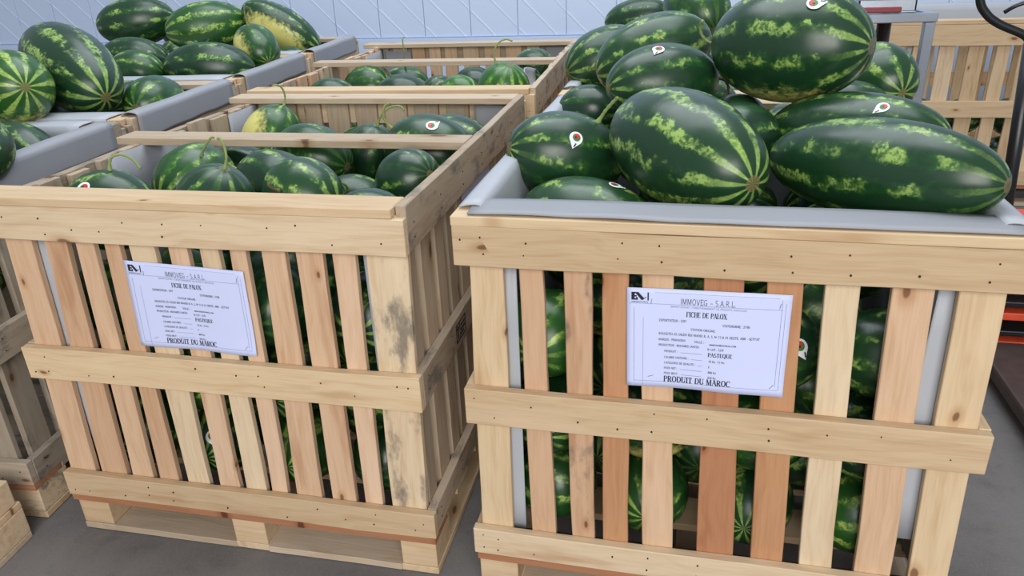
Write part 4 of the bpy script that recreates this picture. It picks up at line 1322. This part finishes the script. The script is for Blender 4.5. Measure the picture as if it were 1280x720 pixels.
# per melon: label, colour parameters (brightness, ground spot, stripes), side of the ground spot
INFO = {
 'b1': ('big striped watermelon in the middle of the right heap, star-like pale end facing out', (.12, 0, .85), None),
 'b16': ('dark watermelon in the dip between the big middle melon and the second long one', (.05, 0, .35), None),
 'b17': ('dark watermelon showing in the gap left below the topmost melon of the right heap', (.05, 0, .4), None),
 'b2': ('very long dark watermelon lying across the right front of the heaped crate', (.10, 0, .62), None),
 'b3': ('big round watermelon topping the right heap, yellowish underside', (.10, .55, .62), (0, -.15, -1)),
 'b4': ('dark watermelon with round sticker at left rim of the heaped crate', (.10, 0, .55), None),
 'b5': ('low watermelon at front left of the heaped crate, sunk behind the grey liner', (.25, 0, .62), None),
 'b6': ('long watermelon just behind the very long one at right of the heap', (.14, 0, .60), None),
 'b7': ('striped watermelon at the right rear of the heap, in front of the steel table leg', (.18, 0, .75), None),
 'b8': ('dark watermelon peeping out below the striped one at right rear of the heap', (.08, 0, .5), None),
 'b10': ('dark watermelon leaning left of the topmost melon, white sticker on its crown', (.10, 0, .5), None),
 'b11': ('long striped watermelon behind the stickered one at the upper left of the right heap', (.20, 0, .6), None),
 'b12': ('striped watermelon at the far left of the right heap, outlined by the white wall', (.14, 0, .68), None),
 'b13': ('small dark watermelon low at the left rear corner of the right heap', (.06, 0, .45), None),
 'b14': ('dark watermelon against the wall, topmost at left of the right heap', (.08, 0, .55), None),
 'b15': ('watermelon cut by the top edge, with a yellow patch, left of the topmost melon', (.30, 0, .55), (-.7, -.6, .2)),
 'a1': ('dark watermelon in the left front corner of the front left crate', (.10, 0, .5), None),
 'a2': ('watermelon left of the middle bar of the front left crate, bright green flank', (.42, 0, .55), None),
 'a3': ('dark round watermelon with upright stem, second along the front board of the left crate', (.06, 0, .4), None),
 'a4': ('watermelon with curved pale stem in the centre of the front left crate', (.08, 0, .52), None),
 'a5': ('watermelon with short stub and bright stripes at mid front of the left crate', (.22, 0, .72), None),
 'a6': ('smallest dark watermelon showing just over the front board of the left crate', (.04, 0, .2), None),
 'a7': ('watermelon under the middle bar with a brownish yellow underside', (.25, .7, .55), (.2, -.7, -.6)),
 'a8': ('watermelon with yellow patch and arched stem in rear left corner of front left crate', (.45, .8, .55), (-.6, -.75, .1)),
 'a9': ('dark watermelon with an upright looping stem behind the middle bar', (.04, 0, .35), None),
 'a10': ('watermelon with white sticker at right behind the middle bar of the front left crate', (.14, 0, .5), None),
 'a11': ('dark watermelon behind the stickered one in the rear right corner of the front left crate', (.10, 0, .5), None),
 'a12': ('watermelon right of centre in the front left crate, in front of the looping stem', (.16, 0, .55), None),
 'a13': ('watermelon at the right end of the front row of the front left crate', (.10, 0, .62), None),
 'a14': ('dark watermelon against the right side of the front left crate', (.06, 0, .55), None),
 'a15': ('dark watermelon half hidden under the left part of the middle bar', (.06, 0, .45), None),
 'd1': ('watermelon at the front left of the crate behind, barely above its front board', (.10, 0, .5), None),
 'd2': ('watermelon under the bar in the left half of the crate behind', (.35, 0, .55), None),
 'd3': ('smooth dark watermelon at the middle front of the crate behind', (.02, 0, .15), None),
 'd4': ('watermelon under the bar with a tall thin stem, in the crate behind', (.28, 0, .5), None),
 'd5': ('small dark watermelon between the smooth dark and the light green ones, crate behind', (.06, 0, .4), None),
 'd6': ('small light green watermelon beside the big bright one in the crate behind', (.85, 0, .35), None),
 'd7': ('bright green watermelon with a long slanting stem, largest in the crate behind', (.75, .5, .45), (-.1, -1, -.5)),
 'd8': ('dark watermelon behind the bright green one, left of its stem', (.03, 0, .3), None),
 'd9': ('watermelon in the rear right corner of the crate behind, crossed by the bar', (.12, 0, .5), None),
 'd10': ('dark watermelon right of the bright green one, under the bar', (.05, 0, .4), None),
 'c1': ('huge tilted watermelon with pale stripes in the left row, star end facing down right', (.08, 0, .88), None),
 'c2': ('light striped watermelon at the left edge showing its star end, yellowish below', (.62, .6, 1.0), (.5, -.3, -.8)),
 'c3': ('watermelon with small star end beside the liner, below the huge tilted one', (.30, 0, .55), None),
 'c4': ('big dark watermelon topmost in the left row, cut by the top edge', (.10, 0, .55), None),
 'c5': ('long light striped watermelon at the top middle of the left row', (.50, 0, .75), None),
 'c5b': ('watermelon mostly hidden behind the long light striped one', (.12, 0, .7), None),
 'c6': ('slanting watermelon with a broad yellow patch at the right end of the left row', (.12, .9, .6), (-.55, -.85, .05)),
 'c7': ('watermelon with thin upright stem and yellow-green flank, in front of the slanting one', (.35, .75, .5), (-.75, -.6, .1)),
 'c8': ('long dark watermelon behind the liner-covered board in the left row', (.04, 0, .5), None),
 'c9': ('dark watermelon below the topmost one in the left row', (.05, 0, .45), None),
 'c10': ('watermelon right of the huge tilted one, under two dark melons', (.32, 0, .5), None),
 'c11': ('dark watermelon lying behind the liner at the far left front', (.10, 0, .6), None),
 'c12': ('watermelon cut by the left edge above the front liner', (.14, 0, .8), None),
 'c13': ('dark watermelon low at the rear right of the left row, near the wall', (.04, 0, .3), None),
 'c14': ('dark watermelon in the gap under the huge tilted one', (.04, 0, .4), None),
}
MO = {}
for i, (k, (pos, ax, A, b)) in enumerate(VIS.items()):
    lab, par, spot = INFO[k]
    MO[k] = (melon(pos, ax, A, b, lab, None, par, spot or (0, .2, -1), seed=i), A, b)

UP = (0, 0, 1)
for k, at, bend, L, dry in (
        ('b4', (1.365, 0.478, 1.035), (.6, -.2, .9), .055, False), ('b3', -1, (-.4, -.3, .9), .07, False), ('b10', 1, (.2, -.2, -.9), .06, True),
        ('a1', (0.225, 0.19, 0.974), (.5, .1, -.2), .075, False), ('a3', 1, (-.3, .3, .9), .055, False), ('a4', 1, (-.9, .1, .35), .085, False),
        ('a5', (0.69, 0.139, 0.95), (.1, -.6, .6), .03, True), ('a8', 1, (-.3, -.4, .6), .07, False), ('a9', 1, (.9, 0, .2), .085, False),
        ('a10', (0.748, 0.709, 0.962), (.3, 0, 1), .06, False), ('a12', (0.743, 0.38, 0.88), (-.2, -.5, .5), .03, False), ('d7', (0.833, 1.661, 1.004), (.75, 0, .5), .095, False),
        ('d4', (0.24, 2.25, 0.91), (.15, 0, 1), .12, False), ('c7', (-0.45, 2.064, 1.128), (.2, -.3, .8), .075, False), ('a2', (0.34, .40, .97), (.5, .1, .4), .05, False),
        ('d3', (0.40, 1.62, .975), (-.4, 0, .4), .03, True), ('d9', 1, (0, 0, 1), .02, True)):
    o, A, b = MO[k]
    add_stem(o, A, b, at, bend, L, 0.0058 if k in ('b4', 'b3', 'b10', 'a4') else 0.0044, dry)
for k, at, ang, sz in (('b4', (1.324, 0.381, 1.017), .3, .017), ('b3', (1.853, 0.680, 1.277), 2.6, .019), ('b6', (1.991, 0.52, 1.052), .2, .015), ('b5', (1.430, 0.235, .955), .8, .015),
                       ('b10', (1.487, 0.80, 1.166), .4, .017), ('a10', (0.884, 0.665, 0.98), 3.0, .018), ('a1', (0.205, 0.118, 0.946), .2, .018)):
    o, A, b = MO[k]
    add_sticker(o, A, b, at, ang, sz)

# the melons under and behind: columns, layers and rows of each crate
COLN = ['first', 'second', 'third', 'fourth', 'fifth']
LAY = ['bottom', 'middle', 'upper']
NAMEC = {'A1': 'front left crate', 'B1': 'heaped front right crate'}
OTHER = {'A1m': ('watermelon in the second rank inside the front left crate', 'buried melons of the front left crate'),
         'B1m': ('watermelon in the second rank inside the heaped right crate', 'buried melons of the heaped crate'),
         'A1': ('watermelon deep in the front left crate, mostly hidden under others', 'buried melons of the front left crate'),
         'A1t': ('watermelon wedged under the top melons of the front left crate', 'wedged melons of the front left crate'),
         'B1': ('watermelon deep in the heaped right crate, mostly hidden under others', 'buried melons of the heaped crate'),
         'B1t': ('watermelon wedged dark between the big melons of the right heap', 'wedged melons of the right heap'),
         'A2': ('dark watermelon of the lower layer in the crate behind the front left one', 'lower melons of the crate behind'),
         'A2t': ('watermelon of the top layer in the crate behind, mostly hidden by others', 'hidden top melons of the crate behind'),
         'B2': ('watermelon in the crate behind the right heap, hidden by the heap', 'melons of the hidden right crate'),
         'C1': ('dark watermelon inside the nearest crate of the left row', 'lower melons of the nearest left row crate'),
         'C2': ('dark watermelon inside the second crate of the left row', 'lower melons of the second left row crate'),
         'C3': ('dark watermelon inside the third crate of the left row', 'lower melons of the third left row crate'),
         'C4': ('dark watermelon inside the rearmost crate of the left row', 'lower melons of the rearmost left row crate'),
         'D': ('dark watermelon seen between the slats of the crate behind the table', 'melons in the crate behind the table')}
STICKERS = {"10":[0.418,0.078,0.302],"71":[1.812,0.055,0.686]}
cache = {}
for n, (tg, pos, ax, A, b) in enumerate(FILL):
    c, k, j, i = tg[:4]
    if c in NAMEC and j == 0:
        lab, grp = 'watermelon behind front slats of the %s, %s row, %s from the left' % (NAMEC[c], LAY[k], COLN[i]), 'melons behind the slats of the ' + NAMEC[c]
    elif c == 'A1' and i == 3 and j > 1 and k < 2:
        lab, grp = 'watermelon behind right side slats of front left crate, %s row, %s from front' % (LAY[k], COLN[j]), 'melons behind the side slats'
    else:
        lab, grp = OTHER[c]
    if len(tg) > 4:
        lab, grp = tg[4], OTHER[c][1] if c in OTHER else grp
    key = (round(A / 0.006), round(b / 0.004))
    if key not in cache:
        cache[key] = melon_mesh(key[0] * 0.006 - .001, key[1] * 0.004 - .001, 32, 20, seed=n)
    rv = random.Random(n)
    sp = (rv.uniform(-1, 1), rv.uniform(-1, 1), -1)
    sgn = 1 if rv.random() < .5 else -1
    o = melon(pos, [v * sgn for v in ax], A, b, lab, grp, (rv.choice((.05, .12, .2, .4, .6)), rv.choice((0, 0, 0, .6)), rv.uniform(.5, .9)), sp, mesh=cache[key])
    if str(n) in STICKERS:
        add_sticker(o, key[0] * 0.006 - .001, key[1] * 0.004 - .001, STICKERS[str(n)], 1.2, .018)

# ------------------------------------------------------------------ low pallets in the bottom left corner
pl = thing('wooden_pallet', 'low pale stack of pallet timber on the floor at the bottom left corner', 'pallet', (-0.120, -0.045, 0), 0.075)
def pbox(nm, a, b, col=None):
    a, b = Vector(a), Vector(b)
    o = MB().box(a - (a + b) / 2, b - (a + b) / 2).build(nm, WOOD, pl, bevel=0.003)
    o.location = (a + b) / 2
    o.color = col or tone(T_PALE)
    return o
for yy in (-0.12, -0.62, -1.10):
    for xx in (-0.10, -0.55, -1.0):
        pbox('pallet_block', (xx, yy, 0.020), (xx + 0.10, yy + 0.12, 0.100))
for xx in (-0.10, -0.55, -1.0):
    pbox('pallet_runner', (xx, -1.1, 0.0), (xx + .1, 0.0, 0.019), tone(T_GREY))
    pbox('upper_rail', (xx - 0.02, -1.1, 0.122), (xx + 0.098, -0.012, 0.200))
for k in range(7):
    pbox('deck_board', (-1.0, -1.1 + k * .166, 0.101), (0.0, -1.1 + k * .166 + .104, 0.121))

# ------------------------------------------------------------------ steel table
tbx = thing('steel_table', 'steel framed weighing table behind the right heap, red trays on top', 'table', (2.215, 1.82, 0), 0.09)
HT = 1.142
q = MB()
q.box((-0.035, 0, HT - .032), (0.235, 0.035, HT)).box((-0.035, 0.50, HT - .032), (0.235, 0.535, HT))
q.box((0.200, 0.035, HT - .032), (0.235, 0.5, HT)).box((-0.035, 0.035, HT - .032), (0.0, 0.5, HT))
q.build('top_frame', STEEL, tbx, bevel=0.003)
for x, y in ((0.195, 0.001), (-0.033, 0.001), (0.195, 0.50), (-0.033, 0.50)):
    g = MB().box((-0.0, 0, 0), (0.036, 0.034, HT - .033)).build('leg', STEEL, tbx, bevel=0.003)
    g.location = (x, y, 0)
MB().box((-0.033, 0.505, 0.55), (0.20, 0.53, 0.58)).build('cross_brace', STEEL, tbx, bevel=0.002)
MB().tube([(0.165, 0.36, 0.03), (0.165, 0.36, HT - .034)], 0.028, 16).build('centre_post', STEELD, tbx, smooth=True)
tr = thing('steel_tray', 'shiny steel tray with red rim lying on the weighing table', 'tray', (2.235, 1.86, HT + .001))
q = MB()
q.box((-0.06, 0.0, 0.0), (0.14, 0.42, 0.006)).box((-0.06, 0.0, 0.006), (0.14, 0.008, 0.05)).box((0.132, 0.0, 0.006), (0.14, 0.42, 0.05)).box((-0.06, 0.412, 0.006), (0.14, 0.42, 0.05)).box((-0.06, 0, .006), (-.052, .42, .05))
q.box((-0.07, -0.012, 0.046), (0.15, 0.012, 0.056)).box((0.128, -0.012, 0.046), (0.152, 0.43, 0.056))
q.build('tray_body', STEEL, tr, bevel=0.002)
MB().box((-0.065, -0.026, 0.004), (0.085, -0.010, 0.022)).build('red_strip', REDP, tr, bevel=0.003)
MB().box((-0.045, 0.06, 0.007), (0.06, 0.34, 0.06)).build('red_pad', REDP, tr, bevel=0.006)

# ------------------------------------------------------------------ pallet truck at the right edge
pt = thing('pallet_truck', 'orange hand pallet truck with black pole handle at the right edge', 'pallet truck', (2.78, 1.45, 0))
def loc(p):
    return (p[0] - 2.78, p[1] - 1.45, p[2])
MB().tube([loc(p) for p in ((2.655, 1.36, 0.22), (2.600, 1.31, 0.665), (2.566, 1.30, 1.10))], 0.021, 14).build('pole', BLACKM, pt, smooth=True)
hp = spline([loc(p) for p in ((2.566, 1.30, 1.095), (2.542, 1.30, 1.123), (2.47, 1.30, 1.155), (2.428, 1.30, 1.185), (2.402, 1.30, 1.23), (2.395, 1.30, 1.33), (2.42, 1.30, 1.40), (2.52, 1.30, 1.42), (2.66, 1.30, 1.39), (2.69, 1.30, 1.30), (2.66, 1.30, 1.20), (2.60, 1.30, 1.13))], 6)
MB().tube(hp, 0.0125, 12).build('loop_handle', BLACKM, pt, smooth=True)
MB().tube(spline([loc(p) for p in ((2.475, 1.30, 1.188), (2.50, 1.29, 1.207), (2.55, 1.29, 1.222), (2.62, 1.30, 1.225), (2.675, 1.30, 1.25))], 5), 0.006, 8).build('release_lever', BLACKM, pt, smooth=True)
q = MB()
q.box((-0.17, -0.13, 0.30), (0.25, 0.16, 0.34)).box((-0.13, -0.10, 0.34), (0.22, 0.12, 0.50))
q.build('pump_housing', ORANGE, pt, bevel=0.012)
for z in (0.075, 0.125, 0.185, 0.235):
    MB().box((-0.18, -0.16, z), (0.30, 0.16, z + (0.028 if z not in (.125, .235) else .02))).build('frame_bar', ORANGE if z not in (.125, .235) else BLACKM, pt, bevel=0.004)
for x in (-0.18, 0.22):
    fk = MB()
    fk.box((x, -1.05, 0.055), (x + 0.16, -0.162, 0.105))
    fk.build('fork', FORKM, pt, bevel=0.010)
for x in (-0.10, 0.30):
    w = MB().tube([(x - .03, -0.95, 0.028), (x + .03, -0.95, 0.028)], 0.027, 16)
    w.build('wheel', BLACKM, pt, smooth=False)
w = MB().tube([(-0.06, 0.05, 0.07), (0.16, 0.05, 0.07)], 0.069, 20).build('wheel', BLACKM, pt)
tub = thing('orange_crate', 'orange box of goods just right of the heaped crate', 'crate', (2.86, 0.95, 0)) if False else None
bpy.context.view_layer.update()
